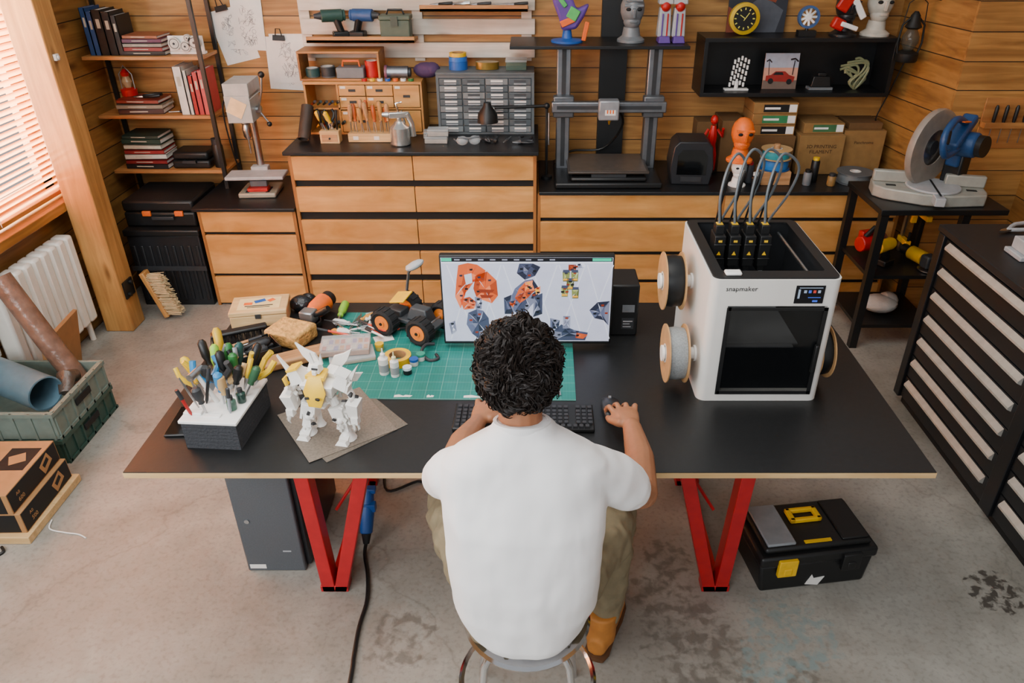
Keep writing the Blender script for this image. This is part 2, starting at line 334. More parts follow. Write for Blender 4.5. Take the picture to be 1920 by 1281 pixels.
for a in range(6): sp([(840+a*52,640),(842+a*52,640),(890+a*52,503),(888+a*52,503)],5)
for a in range(6): sp([(840+a*52,503),(842+a*52,503),(890+a*52,640),(888+a*52,640)],5)
fc([(862,503),(880,499),(897,502),(912,512),(908,530),(893,528),(880,545),(866,560),(862,582),(853,560),(857,530)],2)
fc([(893,522),(915,514),(932,530),(934,558),(922,572),(905,566),(893,560),(888,545)],2); sp([(898,546),(928,547),(923,552),(900,552)],3,3); sp([(900,556),(926,557),(920,562),(903,562)],3,3)
fc([(862,565),(880,560),(893,570),(888,582),(868,584)],2)
sp([(872,520),(886,517),(887,534),(875,538)],0,4)
fc([(876,590),(893,583),(905,586),(915,600),(917,634),(897,642),(882,630),(872,612)],4); fc([(890,560),(903,562),(902,583),(891,583)],8); fc([(838,610),(850,605),(852,625),(842,632)],8)
fc([(975,500),(1000,500),(1014,506),(1004,522),(985,529),(970,517)],4)
fc([(966,545),(985,530),(1000,528),(1012,545),(1008,565),(995,578),(985,592),(965,588),(952,575)],4)
fc([(974,545),(985,534),(998,534),(1004,548),(990,562),(975,572),(966,562)],2,2); fc([(985,533),(1000,530),(998,542),(988,546)],7,3); fc([(945,562),(960,556),(964,592),(946,592)],4,2); fc([(1002,560),(1018,553),(1018,592),(1000,598)],4,2); fc([(955,570),(968,566),(962,580)],2,3); fc([(1004,545),(1014,540),(1014,552),(1006,556)],7,3)
for a,b_ in ((1062,520),(1078,520),(1060,548),(1080,551),(1070,535)):
    fc([(a-7,b_-6),(a+7,b_-6),(a+6,b_+12),(a-6,b_+12)],6,1); sp([(a-6,b_-9),(a+6,b_-9),(a+6,b_-4),(a-6,b_-4)],4,3); sp([(a-5,b_+7),(a+5,b_+7),(a+5,b_+10),(a-5,b_+10)],7,3)
fc([(1075,503),(1095,499),(1097,507),(1080,509)],8)
fc([(1108,585),(1123,570),(1146,568),(1146,614),(1136,604),(1118,600)],4)
fc([(1066,502),(1080,502),(1080,513),(1066,513)],3)
fc([(1040,625),(1055,612),(1080,623),(1107,628),(1102,643),(1042,643)],4); fc([(1058,596),(1072,596),(1072,620),(1058,620)],8,2); fc([(1085,628),(1107,632),(1098,640),(1083,638)],2,3); fc([(1033,600),(1052,604),(1049,622),(1034,620)],4)
ob('screen_image',g,SM,t,label='orange and grey mechanical model parts')
t=top('speaker','small black box speaker with a printed rating label','speaker',(.33,2.53,.75))
ob('enclosure',G().box(-.06,.06,-.08,.07,0,.21),BLK,t,bev=.006)
ob('label_plate',G().box(.0,.045,-.0815,-.08,.03,.075).box(.005,.04,-.082,-.0815,.06,.064,1).box(.005,.03,-.082,-.0815,.05,.053,1).box(.005,.035,-.082,-.0815,.038,.041,1),[DG,LG],t); ob('rear_grille',G().box(.0,.045,-.0815,-.08,.1,.13),GR,t)
# enclosed printer
t=top('printer_enclosed','white enclosed multi-head desktop 3d printer with clear door','3d printer',(.7325,2.265,.75))
WP=mat('#dedcd6',.38,var=.015)
hx=.1975; y0,y1=-.245,.245; H=.437
def rr2(x,ya,yb,r,n=6):
    o=[]
    for cxx,cyy,a0 in ((x-r,ya+r,-90),(x-r,yb-r,0),(-x+r,yb-r,90),(-x+r,ya+r,180)):
        for k in range(n+1): a=math.radians(a0+90*k/n); o.append((cxx+r*math.cos(a),cyy+r*math.sin(a)))
    return o
outer=rr2(hx,y0,y1,.028); inner=rr2(hx-.022,y0+.022,y1-.022,.008)
def ringp(g,z0,z1,m=0,o_=outer,i_=inner):
    k=len(o_); vs=[(x,y,z) for z in (z0,z1) for x,y in o_]+[(x,y,z) for z in (z0,z1) for x,y in i_]
    fs=[]
    for i in range(k):
        j=(i+1)%k; fs+=[(i,j,k+j,k+i),(2*k+j,2*k+i,3*k+i,3*k+j),(i,2*k+i,2*k+j,j),(k+i,k+j,3*k+j,3*k+i)]
    return g.add(vs,fs,m)
g=G(); ringp(g,.0,.035); ringp(g,H-.088,H)
path=[(hx-.032,y0)]+outer+[(-hx+.058,y0),(-hx+.058,y0+.022)]+inner[::-1]+[(hx-.032,y0+.022)]
g.prism(path,.035,H-.088,'z'); g.box(-hx+.02,hx-.02,y0+.02,y1-.02,0,.012)
ob('housing',g,WP,t)
g=G(); ringp(g,H,H+.005,0,rr2(hx-.006,y0+.006,y1-.006,.024),rr2(hx-.04,y0+.055,y1-.03,.01)); ob('top_frame',g,BLK,t)
g=G().box(-hx+.024,hx-.024,y0+.03,y1-.03,.014,.02).box(-hx+.023,-hx+.026,y0+.03,y1-.024,.02,H-.002).box(hx-.026,hx-.023,y0+.03,y1-.024,.02,H-.002).box(-hx+.024,hx-.024,y1-.027,y1-.024,.02,H-.002); ob('inner_chamber',g,mat('#1d1f22',.5),t)
ob('print_bed',G().box(-.14,.14,-.14,.14,.15,.158).box(-.12,.12,-.16,-.14,.15,.156),mat('#6d7073',.4),t,bev=.003)
ob('bed_screw',G().cyl((.0,.15,.02),(.0,.15,.4),.005),STEEL,t)
for a,b_ in (((-.16,-.1,H-.05),(.16,-.1,H-.05)),((.13,-.2,H-.03),(.13,.2,H-.03)),((-.15,-.2,H-.03),(-.15,.2,H-.03))): ob('guide_rail',G().cyl(a,b_,.006),STEEL,t)
d=ob('door',G().box(-hx+.06,hx-.034,y0-.006,y0,.032,H-.092),mat('#0a0c0e',.06,0,.02,alpha=.48,coat=.5),t,bev=.002,label='dark tinted glass door')
ob('handle',G().cb((hx-.045,y0-.016,.17),(.012,.016,.1)),BLK,d,bev=.003)
g=G()
for a in ((-.138,.165,.03,.042),(-.138,.165,H-.1,H-.09),(-.143,-.13,.03,H-.09),(.153,.166,.03,H-.09)): g.box(a[0],a[1],y0-.008,y0-.006,a[2],a[3])
ob('door_frame',g,BLK,d)
s_=ob('touch_screen',G().box(hx-.14,hx-.052,y0-.003,y0,H-.078,H-.018),mat('#060810',.15),t,bev=.001)
g=G()
for i,c in enumerate([0,1,2,0]): g.box(hx-.115+i*.014,hx-.107+i*.014,y0-.0042,y0-.003,H-.042,H-.033,c)
g.box(hx-.132,hx-.126,y0-.0042,y0-.003,H-.06,H-.03,0).box(hx-.1,hx-.062,y0-.0042,y0-.003,H-.058,H-.056,1).box(hx-.085,hx-.07,y0-.0042,y0-.003,H-.072,H-.066,1).box(hx-.13,hx-.06,y0-.0042,y0-.003,H-.026,H-.024,0)
ob('screen_icons',g,[em('#8a9bb0',.4),em('#3a5cc8',.5),em('#c03a30',.4)],s_)
text(t,'snapmaker',.022,(-.105,y0-.001,H-.03),FR,BLK)
ob('top_button',G().box(-.155,-.105,-.23,-.2,H+.005,H+.016),WHS,t,bev=.005)
TUB=mat('#5b6368',.3)
for i in range(4):
    x=-.118+i*.05; y=.06
    h=ob('tool_head',G().box(x-.018,x+.018,y-.04,y+.03,H-.075,H+.03).box(x-.012,x+.012,y-.03,y+.02,H-.1,H-.075).box(x-.014,x+.014,y-.02,y+.02,H+.03,H+.06).box(x-.02,x+.02,y-.044,y-.04,H-.05,H-.045).box(x-.02,x+.02,y-.044,y-.04,H-.0,H+.004),BLK,t,bev=.003)
    ob('status_mark',G().prism([(x-.007,H-.035),(x+.007,H-.035),(x,H-.022)],y-.0415,y-.04,'y').box(x-.006,x+.006,y-.0415,y-.04,H+.01,H+.017).box(x-.01,x+.01,y-.01,y+.01,H+.06,H+.062),YEL,h)
    ob('nozzle_block',G().cb((x,y-.028,H-.11),(.022,.02,.028),0,tap=.6),LG if i%2 else STEEL,h)
    sx=.06+.008*i; hh=.3-.014*abs(i-1.5)
    ob('filament_tube',G().tube(spl([(x,y,H+.06),(x-.006,y+.01,H+.15),(x+.012,y+.03,H+hh-.04),(x+.045,y+.05,H+hh),(x+sx+.02,y+.07,H+hh-.05),(x+sx+.012,y+.1,H+.13),(x+sx*.7,y+.14,H+.02),(x+sx*.5,y+.15,H-.06)],6),.0045,8),TUB,t)
    ob('wire_loom',G().tube(spl([(x+.012,y+.01,H+.04),(x+.0,y+.02,H+.13),(x+.02,y+.04,H+.22),(x+.03,y+.09,H+.16),(x+.02,y+.14,H)],5),.0035,6),BLK,t)
def spool(label,loc,fil,R_=.098,w=.066,rot=(0,pi/2,0),flm=None,group='filament spools'):
    s=top('filament_spool',label,'filament spool',loc,rot=rot,group=group); fm=flm or mat('#b98f5e',.7)
    for z in (0,w-.004): ob('flange',G().ring([(R_,z),(R_,z+.004),(.027,z+.004),(.027,z)],32),fm,s)
    ob('filament_winding',G().ring([(R_*.86,.005),(R_*.9,w*.5),(R_*.86,w-.005),(.04,w-.005),(.04,.005)],32),fil,s)
    ob('hub',G().ring([(.032,-.001),(.032,w+.001),(.026,w+.001),(.026,-.001)],24),mat('#d8d4cc',.5),s)
    return s
FB=mat('#0e0f10',.4,s=200); FG=mat('#8b8f8f',.4,var=.2,s=200)
spool('cardboard spool of black filament on the printer side',(.435,2.28,1.06),FB)
spool('cardboard spool of grey filament on the printer side',(.435,2.115,.875),FG)
spool('cardboard spool of red filament on the printer side',(.934,2.32,1.05),RED,.09,.045)
spool('cardboard spool of black filament mounted low on the printer side',(.934,2.14,.87),FB,.09,.045)
for x0,x1 in ((.425,.534),(.931,.99)):
    for y,z in ((2.28,1.06),(2.115,.875)) if x0<.5 else ((2.32,1.05),(2.14,.87)):
        ob('spool_holder',G().cyl((x0,y,z),(x1,y,z),.02).cyl((x0-.002,y,z),(x0+.006,y,z),.027).cyl((x1-.006,y,z),(x1+.001,y,z),.027),WHS,label='white plastic spool holder on the printer side',cat='spool holder',group='spool holders')
# keyboard / mouse
t=top('keyboard','full-size black computer keyboard on the table','keyboard',(-.03,1.915,.7505),rz=math.radians(-1))
ob('keyboard_base',G().box(-.22,.22,-.068,.068,0,.014),BLK,t,bev=.004)
g=G()
for r in range(6):
    y=-.058+r*.0192+(.004 if r==5 else 0); x=-.212
    while x<.208:
        w=.0165
        if r==0 and -.14<x<-.05: w=.1
        if not(.071<x<.082 or .138<x<.146): g.cb((x+w/2,y+.001,.018),(w-.0025,.0155,.008),0,tap=.85)
        x+=w+.0022
ob('keys',g,mat('#2a2b2e',.45),t,kind='stuff')
text(t,'AOC',.011,(.1,-.0665,.0148),(0,0,0),WH)
t=top('computer_mouse','black computer mouse held under the hand','mouse',(.25,1.955,.75),rz=.1)
ob('mouse_shell',G().loft([((0,-.055,.008),(.02,0,0),(0,0,.008)),((0,-.04,.016),(.03,0,0),(0,0,.016)),((0,-.01,.02),(.032,0,0),(0,0,.02)),((0,.03,.017),(.03,0,0),(0,0,.017)),((0,.058,.01),(.022,0,0),(0,0,.01))],20),mat('#222326',.3),t)
ob('scroll_wheel',G().cyl((-.004,.035,.033),(.004,.035,.033),.006),GR,t)
# PERSON
cx=-.022
SKIN=mat('#a06a49',.5,var=.06,s=40,bump=.05)
per=top('person','person in white t-shirt and khaki trousers seated, hand on mouse','person',(cx,1.38,0))
def fin(o,vox,it=6,fac=.5,disp=None):
    m=o.modifiers.new('remesh','REMESH'); m.mode='VOXEL'; m.voxel_size=vox; m.use_smooth_shade=True
    s=o.modifiers.new('smooth','SMOOTH'); s.iterations=it; s.factor=fac
    if disp:
        tx=bpy.data.textures.new('folds','CLOUDS'); tx.noise_scale=disp[1]; tx.noise_depth=1
        d=o.modifiers.new('folds','DISPLACE'); d.texture=tx; d.strength=disp[0]; d.mid_level=.5; d.texture_coords='LOCAL'
    return o
OX,OY=cx,1.38
def W(x,y,z): return (x-OX,y-OY,z)
def chain(g,pts,rs,n=14):
    P=[V(W(*p)) for p in pts]; out=[];ro=[]
    for i in range(len(P)-1):
        for k in range(4): u=k/4; out.append(P[i].lerp(P[i+1],u)); ro.append(rs[i]*(1-u)+rs[i+1]*u)
    out.append(P[-1]); ro.append(rs[-1]); g.tube(out,ro,n)
    for p_,r_ in zip(P,rs): g.sph(p_,r_*.98,n=12)
def ring(x,y,z,a,b_,tilt=0): return (W(x,y,z),(a,0,0),(0,b_*math.cos(tilt),b_*math.sin(tilt)))
g=G()
g.loft([ring(cx,1.38,.52,.11,.08),ring(cx,1.37,.6,.125,.085),ring(cx,1.365,.75,.12,.08),ring(cx,1.38,.9,.13,.08),ring(cx,1.395,.98,.12,.07),ring(cx,1.40,1.03,.08,.055),ring(cx-.003,1.405,1.07,.05,.05)])
chain(g,[(cx-.005,1.40,1.05),(cx-.01,1.43,1.17)],[.053,.052])
hc=V(W(cx-.012,1.467,1.226))
g.sph(hc,(.076,.094,.105)); g.sph(hc+V((0,.03,-.055)),(.055,.06,.06))
g.sph(hc+V((0,.097,-.02)),(.013,.02,.022)); g.sph(hc+V((0,.085,-.065)),(.024,.012,.008)); g.sph(hc+V((0,.07,.015)),(.055,.02,.012))
for s_ in (-1,1): g.sph(hc+V((s_*.079,.0,-.02)),(.009,.02,.033),rot=(0,0,s_*-.4))
chain(g,[(cx+.11,1.40,.97),(cx+.17,1.425,.94),(.235,1.455,.875),(.284,1.495,.82),(.299,1.65,.812),(.295,1.80,.806)],[.035,.042,.044,.044,.041,.028])
chain(g,[(cx-.11,1.40,.97),(cx-.165,1.43,.94),(-.218,1.48,.89),(-.22,1.55,.845),(-.2,1.70,.828),(-.168,1.83,.802)],[.035,.042,.044,.044,.04,.026])
def hand(g,w,d,side,curl,splay=.12):
    w=V(w); d=V(d).normalized(); s_=V((d.y,-d.x,0))*side
    g.loft([(W(*(w)),s_*.024,(0,0,.019)),(W(*(w+d*.03)),s_*.034,(0,0,.018)),(W(*(w+d*.06)),s_*.041,(0,0,.017)),(W(*(w+d*.088)),s_*.04,(0,0,.012))],16)
    for i,(o_,L_) in enumerate(((-.031,.068),(-.0105,.076),(.0105,.07),(.031,.055))):
        b0=w+d*(.08-.004*abs(i-1))+s_*o_; sp_=s_*o_*splay
        p1=b0+d*L_*.42+V((0,0,curl[0]))+sp_; p2=p1+d*L_*.3+V((0,0,curl[1])); p3=p2+d*L_*.1+V((0,0,curl[2]))
        chain(g,[tuple(b0),tuple(p1),tuple(p2),tuple(p3)],[.0102,.0088,.008,.007],10)
    b0=w+d*.025-s_*.03; p1=b0+d*.034-s_*.02+V((0,0,-.01)); p2=p1+d*.03+s_*.002+V((0,0,-.014))
    chain(g,[tuple(b0),tuple(p1),tuple(p2)],[.015,.0118,.0092],10)
hand(g,(.295,1.80,.808),(-.2,1,0),1,(.006,-.018,-.016),.3)
hand(g,(-.168,1.83,.805),(.35,1,0),-1,(.004,-.01,-.01),.3)
knR=(.252,1.765,.5); knL=(-.255,1.765,.5); anR=(.235,1.69,.12); anL=(-.12,1.74,.12)
chain(g,[(cx+.085,1.38,.545),knR,anR],[.07,.05,.035]); chain(g,[(cx-.085,1.38,.545),knL,anL],[.07,.05,.035])
fin(ob('body',g,SKIN,per,label='seated body with brown skin, arms reaching forward'),.0038,3,.5)
EY=mat('#efece6',.2)
for s_ in (-1,1): ob('eye',G().sph(hc+V((s_*.03,.083,.004)),.0115).sph(hc+V((s_*.03,.091,.004)),.005,1),[EY,mat('#20130c',.2)],per)
SH,nt,p=newmat('white_cotton'); L=nt.links; tc=N(nt,'ShaderNodeTexCoord')
hts=None
for rot_,scl,s0,w0 in (((0,.9,0),(1.3,1,.7),5,1.0),((0,-.8,0),(1.5,1,.6),8,.35)):
    mp=N(nt,'ShaderNodeMapping'); mp.inputs['Scale'].default_value=scl; mp.inputs['Rotation'].default_value=rot_; L.new(tc.outputs['Object'],mp.inputs[0])
    n1=N(nt,'ShaderNodeTexNoise'); n1.inputs['Scale'].default_value=s0; n1.inputs['Detail'].default_value=1; n1.inputs['Distortion'].default_value=.8; L.new(mp.outputs[0],n1.inputs['Vector'])
    q_=mth('MULTIPLY',n1.outputs['Fac'],w0); hts=q_ if hts is None else mth('ADD',hts,q_)
rp=N(nt,'ShaderNodeValToRGB'); rp.color_ramp.elements[0].color=lin('#eeedec'); rp.color_ramp.elements[1].color=lin('#f5f4f3'); L.new(n1.outputs['Fac'],rp.inputs['Fac']); L.new(rp.outputs['Color'],p.inputs['Base Color'])
bb=N(nt,'ShaderNodeBump'); bb.inputs['Strength'].default_value=.45; bb.inputs['Distance'].default_value=.03; L.new(hts,bb.inputs['Height']); L.new(bb.outputs['Normal'],p.inputs['Normal']); p.inputs['Roughness'].default_value=.9; p.inputs['Specular IOR Level'].default_value=.2
g=G()
g.loft([ring(cx,1.39,.487,.14,.155),ring(cx,1.38,.52,.165,.155),ring(cx,1.365,.6,.187,.145),ring(cx,1.352,.7,.193,.133),ring(cx,1.352,.8,.194,.122),ring(cx,1.362,.88,.199,.118),ring(cx,1.378,.94,.204,.113),ring(cx,1.388,.985,.206,.105),ring(cx,1.393,1.02,.196,.097,-.1),ring(cx,1.397,1.05,.165,.088,-.2),ring(cx,1.40,1.078,.12,.078,-.25),ring(cx-.002,1.402,1.098,.08,.07,-.3),ring(cx-.003,1.405,1.118,.066,.064,-.3)],36)
chain(g,[(cx+.12,1.39,.965),(cx+.165,1.41,.955),(.195,1.43,.925),(.24,1.458,.872)],[.078,.074,.068,.063],18)
chain(g,[(cx-.12,1.39,.965),(cx-.165,1.41,.955),(-.205,1.44,.925),(-.228,1.485,.885)],[.078,.074,.066,.06],18)
fin(ob('t_shirt',g,SH,per,label='plain white short-sleeved t-shirt'),.0055,10,.5,(.012,.11))
ob('collar',G().ring([(.066,-.008),(.068,.007),(.0595,.008),(.059,-.008)],32,0,Matrix.Translation(W(cx-.004,1.404,1.115))@Euler((-.3,0,0)).to_matrix().to_4x4()),SH,per)
KH=mat('#80745a',.85,var=.12,s=30,bump=.1)
g=G()
g.loft([ring(cx,1.385,.488,.15,.13),ring(cx,1.38,.53,.17,.135),ring(cx,1.375,.6,.16,.12)],28)
chain(g,[(cx+.09,1.385,.56),(.195,1.6,.56),(knR[0],1.765,.52),(.25,1.75,.38),(anR[0],anR[1],.16)],[.09,.09,.077,.075,.066],18)
chain(g,[(cx-.09,1.385,.56),(-.2,1.6,.56),(knL[0],1.765,.52),(-.22,1.77,.38),(anL[0],anL[1],.16)],[.09,.09,.077,.075,.066],18)
fin(ob('trousers',g,KH,per,label='khaki cargo trousers'),.007,4,.5,(.03,.06))
BT=mat('#b5742f',.6,var=.12)
for (x,y,z),rz in ((anR,-.35),(anL,.15)):
    M=Matrix.Translation((x-OX,y-OY,0))@Matrix.Rotation(rz,4,'Z'); g=G()
    g.loft([(M@V((0,yy,zz+.01)),M.to_3x3()@V((a,0,0)),(0,0,b2)) for yy,zz,a,b2 in [(-.09,.04,.03,.035),(-.06,.05,.04,.045),(.0,.055,.043,.05),(.07,.045,.046,.042),(.13,.035,.045,.033),(.175,.03,.03,.022)]],18)
    g.tube([M@V((0,-.035,.05)),M@V((0,-.03,.17))],[.05,.052],18)
    bo=fin(ob('boot',g,BT,per,label='tan leather ankle boot'),.006,3)
    ob('boot_sole',G().loft([(M@V((0,yy,.009)),M.to_3x3()@V((a,0,0)),(0,0,.009)) for yy,a in [(-.1,.03),(-.07,.042),(0,.042),(.08,.05),(.14,.048),(.185,.03)]],18),mat('#5b3a1e',.8),bo)
g=G(); g.sph(hc+V((0,-.012,.018)),(.086,.098,.098),n=20)
rr=random.Random(3)
for i in range(950):
    while True:
        d=V((rr.gauss(0,1),rr.gauss(0,1),rr.gauss(0,1))).normalized()
        if d.z>-.88 and not(d.y>.35 and d.z<.45) and not (d.z<-.4 and d.y>-.05): break
    lump=.05*math.sin(d.x*8+1)*math.sin(d.z*7+d.y*4); clu=V((math.sin(d.x*6+d.z*3),math.cos(d.y*5),math.sin(d.z*6+1)))
    ax2=(clu-d*clu.dot(d)); ax2=ax2.normalized() if ax2.length>.1 else d.orthogonal().normalized()
    base=hc+V((0,-.012,.016))+V((d.x*.088,d.y*.099,d.z*.099))*(rr.uniform(.98,1.08)+lump)
    for q_ in range(3):   # a lock of three strands sharing one wave
        ph=rr.uniform(0,1.2)+i; ra=rr.uniform(.005,.009); turns=rr.uniform(.7,1.3); ln=rr.uniform(.026,.045); u_=ax2.cross(d).normalized(); off=u_*rr.uniform(-.005,.005)+d*rr.uniform(-.003,.005); pts=[]
        for q in range(9):
            tt=q/8; an=ph+tt*turns*2*pi
            pts.append(base+off+ax2*(tt-.5)*ln+(d*math.cos(an)+u_*math.sin(an))*ra+d*tt*.006)
        g.tube(pts,[.0008+.0013*math.sin(pi*min(1,.2+q/10)) for q in range(9)],3)
ob('hair',g,mat('#1b1411',.55,var=.4,s=60,spec=.3),per,label='dark curly short hair')
t=top('stool','round chrome metal stool under the seated person','stool',(cx+.005,1.395,0))
ob('seat',G().lathe([(.001,.45),(.15,.45),(.17,.455),(.174,.465),(.168,.475),(.001,.478)],40),CHR,t)
for i in range(4):
    a=pi/4+i*pi/2; ob('leg',G().tube([(.12*math.cos(a),.12*math.sin(a),.45),(.16*math.cos(a),.16*math.sin(a),.4),(.21*math.cos(a),.21*math.sin(a),0)],.011,10),CHR,t)
ob('foot_ring',G().ring([(.185,.2),(.193,.208),(.201,.2),(.193,.192)],40),CHR,t)
# tool organiser
t=top('tool_organizer','black foam block tool holder with white perforated top','tool holder',(-.945,1.885,.75),rz=math.radians(-4))
g=G()
for i in range(7): g.box(-.083,.083,-.118,.118,i*.0128,i*.0128+.0118)
ob('foam_block',g,mat('#34363a',.9,bump=.5,s=150),t)
ob('top_tray',G().box(-.088,.088,-.122,.122,.09,.1).box(-.085,-.03,-.09,-.07,.1,.108).box(-.02,.03,-.1,-.08,.1,.104),WHS,t,bev=.003)
def tool(kind,loc,dir,c,L_=.16,label=None,group='hand tools in the holder',k=1.0):
    lab=label or kind.replace('_',' ')+' standing in the tool holder'
    s=top(kind,lab,'tool',loc,dir=dir,group=group)
    if kind in('screwdriver','file','awl'):
        ob('handle',G().lathe([(.004*k,L_*.4),(.009*k,L_*.43),(.0075*k,L_*.5),(.0125*k,L_*.62),(.0125*k,L_*.93),(.006*k,L_)],12),c,s); ob('shaft',G().cyl((0,0,0),(0,0,L_*.45),.003*k,n=8),STEEL,s)
    elif kind=='pliers':
        for q in (-1,1):
            ob('handle',G().tube([(q*.004,0,L_*.4),(q*.018*k,0,L_*.6),(q*.024*k,0,L_*.8),(q*.016*k,0,L_)],.0065*k,8),c,s)
            ob('jaw',G().tube([(q*.006,0,L_*.45),(q*.009,0,L_*.3),(q*.003,0,L_*.08)],[.008,.006,.003],6),STEEL,s)
    elif kind=='tweezers':
        for q in (1,-1): ob('arm',G().tube([(0,0,L_),(q*.006,0,L_*.5),(q*.001,0,0)],.0022,6),STEEL,s)
    elif kind=='pen':
        ob('barrel',G().lathe([(.001,0),(.0045*k,.012),(.0045*k,L_*.95),(.003,L_)],10),c,s); ob('cap',G().cyl((0,0,L_*.65),(0,0,L_*1.0),.0055*k,n=10),DG,s)
    elif kind=='wire_cutter':
        for q in (1,-1): ob('grip',G().tube([(0,0,L_*.35),(q*.02*k,0,L_*.55),(q*.034*k,0,L_*.75),(q*.028*k,0,L_)],.009*k,8),c,s)
        ob('blade',G().prism([(-.012,L_*.4),(.012,L_*.4),(.009,L_*.2),(0,L_*.1),(-.009,L_*.2)],-.004,.004,'y'),STEEL,s)
    elif kind=='hammer':
        ob('handle',G().tube([(0,0,0),(0,0,L_)],[.008,.006],10),c,s); ob('head',G().cyl((-.03,0,L_),(.03,0,L_),.012),STEEL,s)
    return s
Y2=mat('#dcb41c',.45); GN=mat('#2a6f36',.45); BG=mat('#b89868',.5); LB=mat('#2b7fb5',.45); LIM=mat('#8fc23a',.45); GD=mat('#8f939a',.4)
for k,x,y,dx,dy,c,l in [('screwdriver',-1.01,1.985,-.25,.3,BLK,.14),('screwdriver',-.99,1.96,.05,.15,LIM,.14),('screwdriver',-.965,1.98,.1,.25,GN,.13),('screwdriver',-.935,1.985,.12,.25,mat('#1d4a48',.4),.13),('screwdriver',-1.01,1.93,-.6,.2,Y2,.13),
  ('pliers',-.9,1.93,.35,.1,Y2,.13),('wire_cutter',-.95,1.91,.5,.5,BG,.12),('wire_cutter',-.885,1.94,.8,.4,Y2,.13),('pliers',-1.0,1.89,-.6,.15,Y2,.13),('tweezers',-1.005,1.84,-.25,-.1,WH,.12),('tweezers',-.985,1.83,-.15,0,WH,.11),
  ('file',-.935,1.86,.05,-.1,LB,.12),('file',-.915,1.84,-.1,.1,BG,.11),('pen',-1.01,1.80,-.2,-.1,RED,.1),('awl',-.925,1.94,.0,.2,GN,.12),('screwdriver',-.975,1.995,-.15,.35,mat('#caa21a',.4),.17),('hammer',-.96,1.87,-.5,.1,WH,.11),('pen',-.99,1.86,.2,.2,BLK,.12),('screwdriver',-.885,1.9,.5,.2,mat('#2f5a3c',.4),.11),
  ('screwdriver',-.95,1.945,-.1,.1,BLK,.13),('pliers',-.96,1.96,.15,.3,GD,.13),('screwdriver',-.905,1.985,.35,.35,BLK,.13),('wire_cutter',-.985,1.91,-.2,.3,LB,.12),('file',-.97,1.81,-.1,-.1,DG,.1),('pen',-.9,1.81,.1,0,GD,.09),('awl',-.92,1.9,.3,.1,BLK,.11),('pliers',-.93,1.925,-.3,.5,BLK,.13),('wire_cutter',-.97,1.935,.1,-.2,DG,.11)]:
    tool(k,(x,y,.848),(dx,dy,1),c,l,k=1.1)
for x,y,c in ((-.9,1.83,mat('#3c6b58',.2,alpha=.8)),(-.885,1.87,mat('#25423a',.2))):
    s=top('small_bottle','small glass paint bottle on the white tool tray','bottle',(x,y,.851),group='paint bottles'); ob('bottle_body',G().lathe([(.013,0),(.014,.004),(.014,.03),(.007,.036)],14),c,s); ob('cap',G().lathe([(.008,.034),(.008,.048),(.001,.049)],12),DG,s)
t=top('phone','black smartphone lying at the table edge','phone',(-1.095,1.9,.7505),rz=.05); ob('phone_body',G().box(-.037,.037,-.077,.077,0,.009),BLK,t,bev=.004); ob('phone_screen',G().box(-.034,.034,-.073,.073,.009,.0095),GLASS,t)
ang=math.atan2(-.244,.169)
ob('build_plate',G().box(-.14,.14,-.14,.14,0,.0015),mat('#6f665b',.55,.2,.2,bump=.1,s=150),loc=(-.59,1.9,.7505),rot=(0,0,ang+.12),label='thin grey-brown textured square build plate',cat='build plate',group='build plates')
ob('build_plate',G().box(-.143,.143,-.14,.14,0,.0015),mat('#7d7266',.5,.2,.2,bump=.1,s=150),loc=(-.618,1.897,.7523),rot=(0,0,ang),label='thin speckled square build plate under the robot model',cat='build plate',group='build plates')
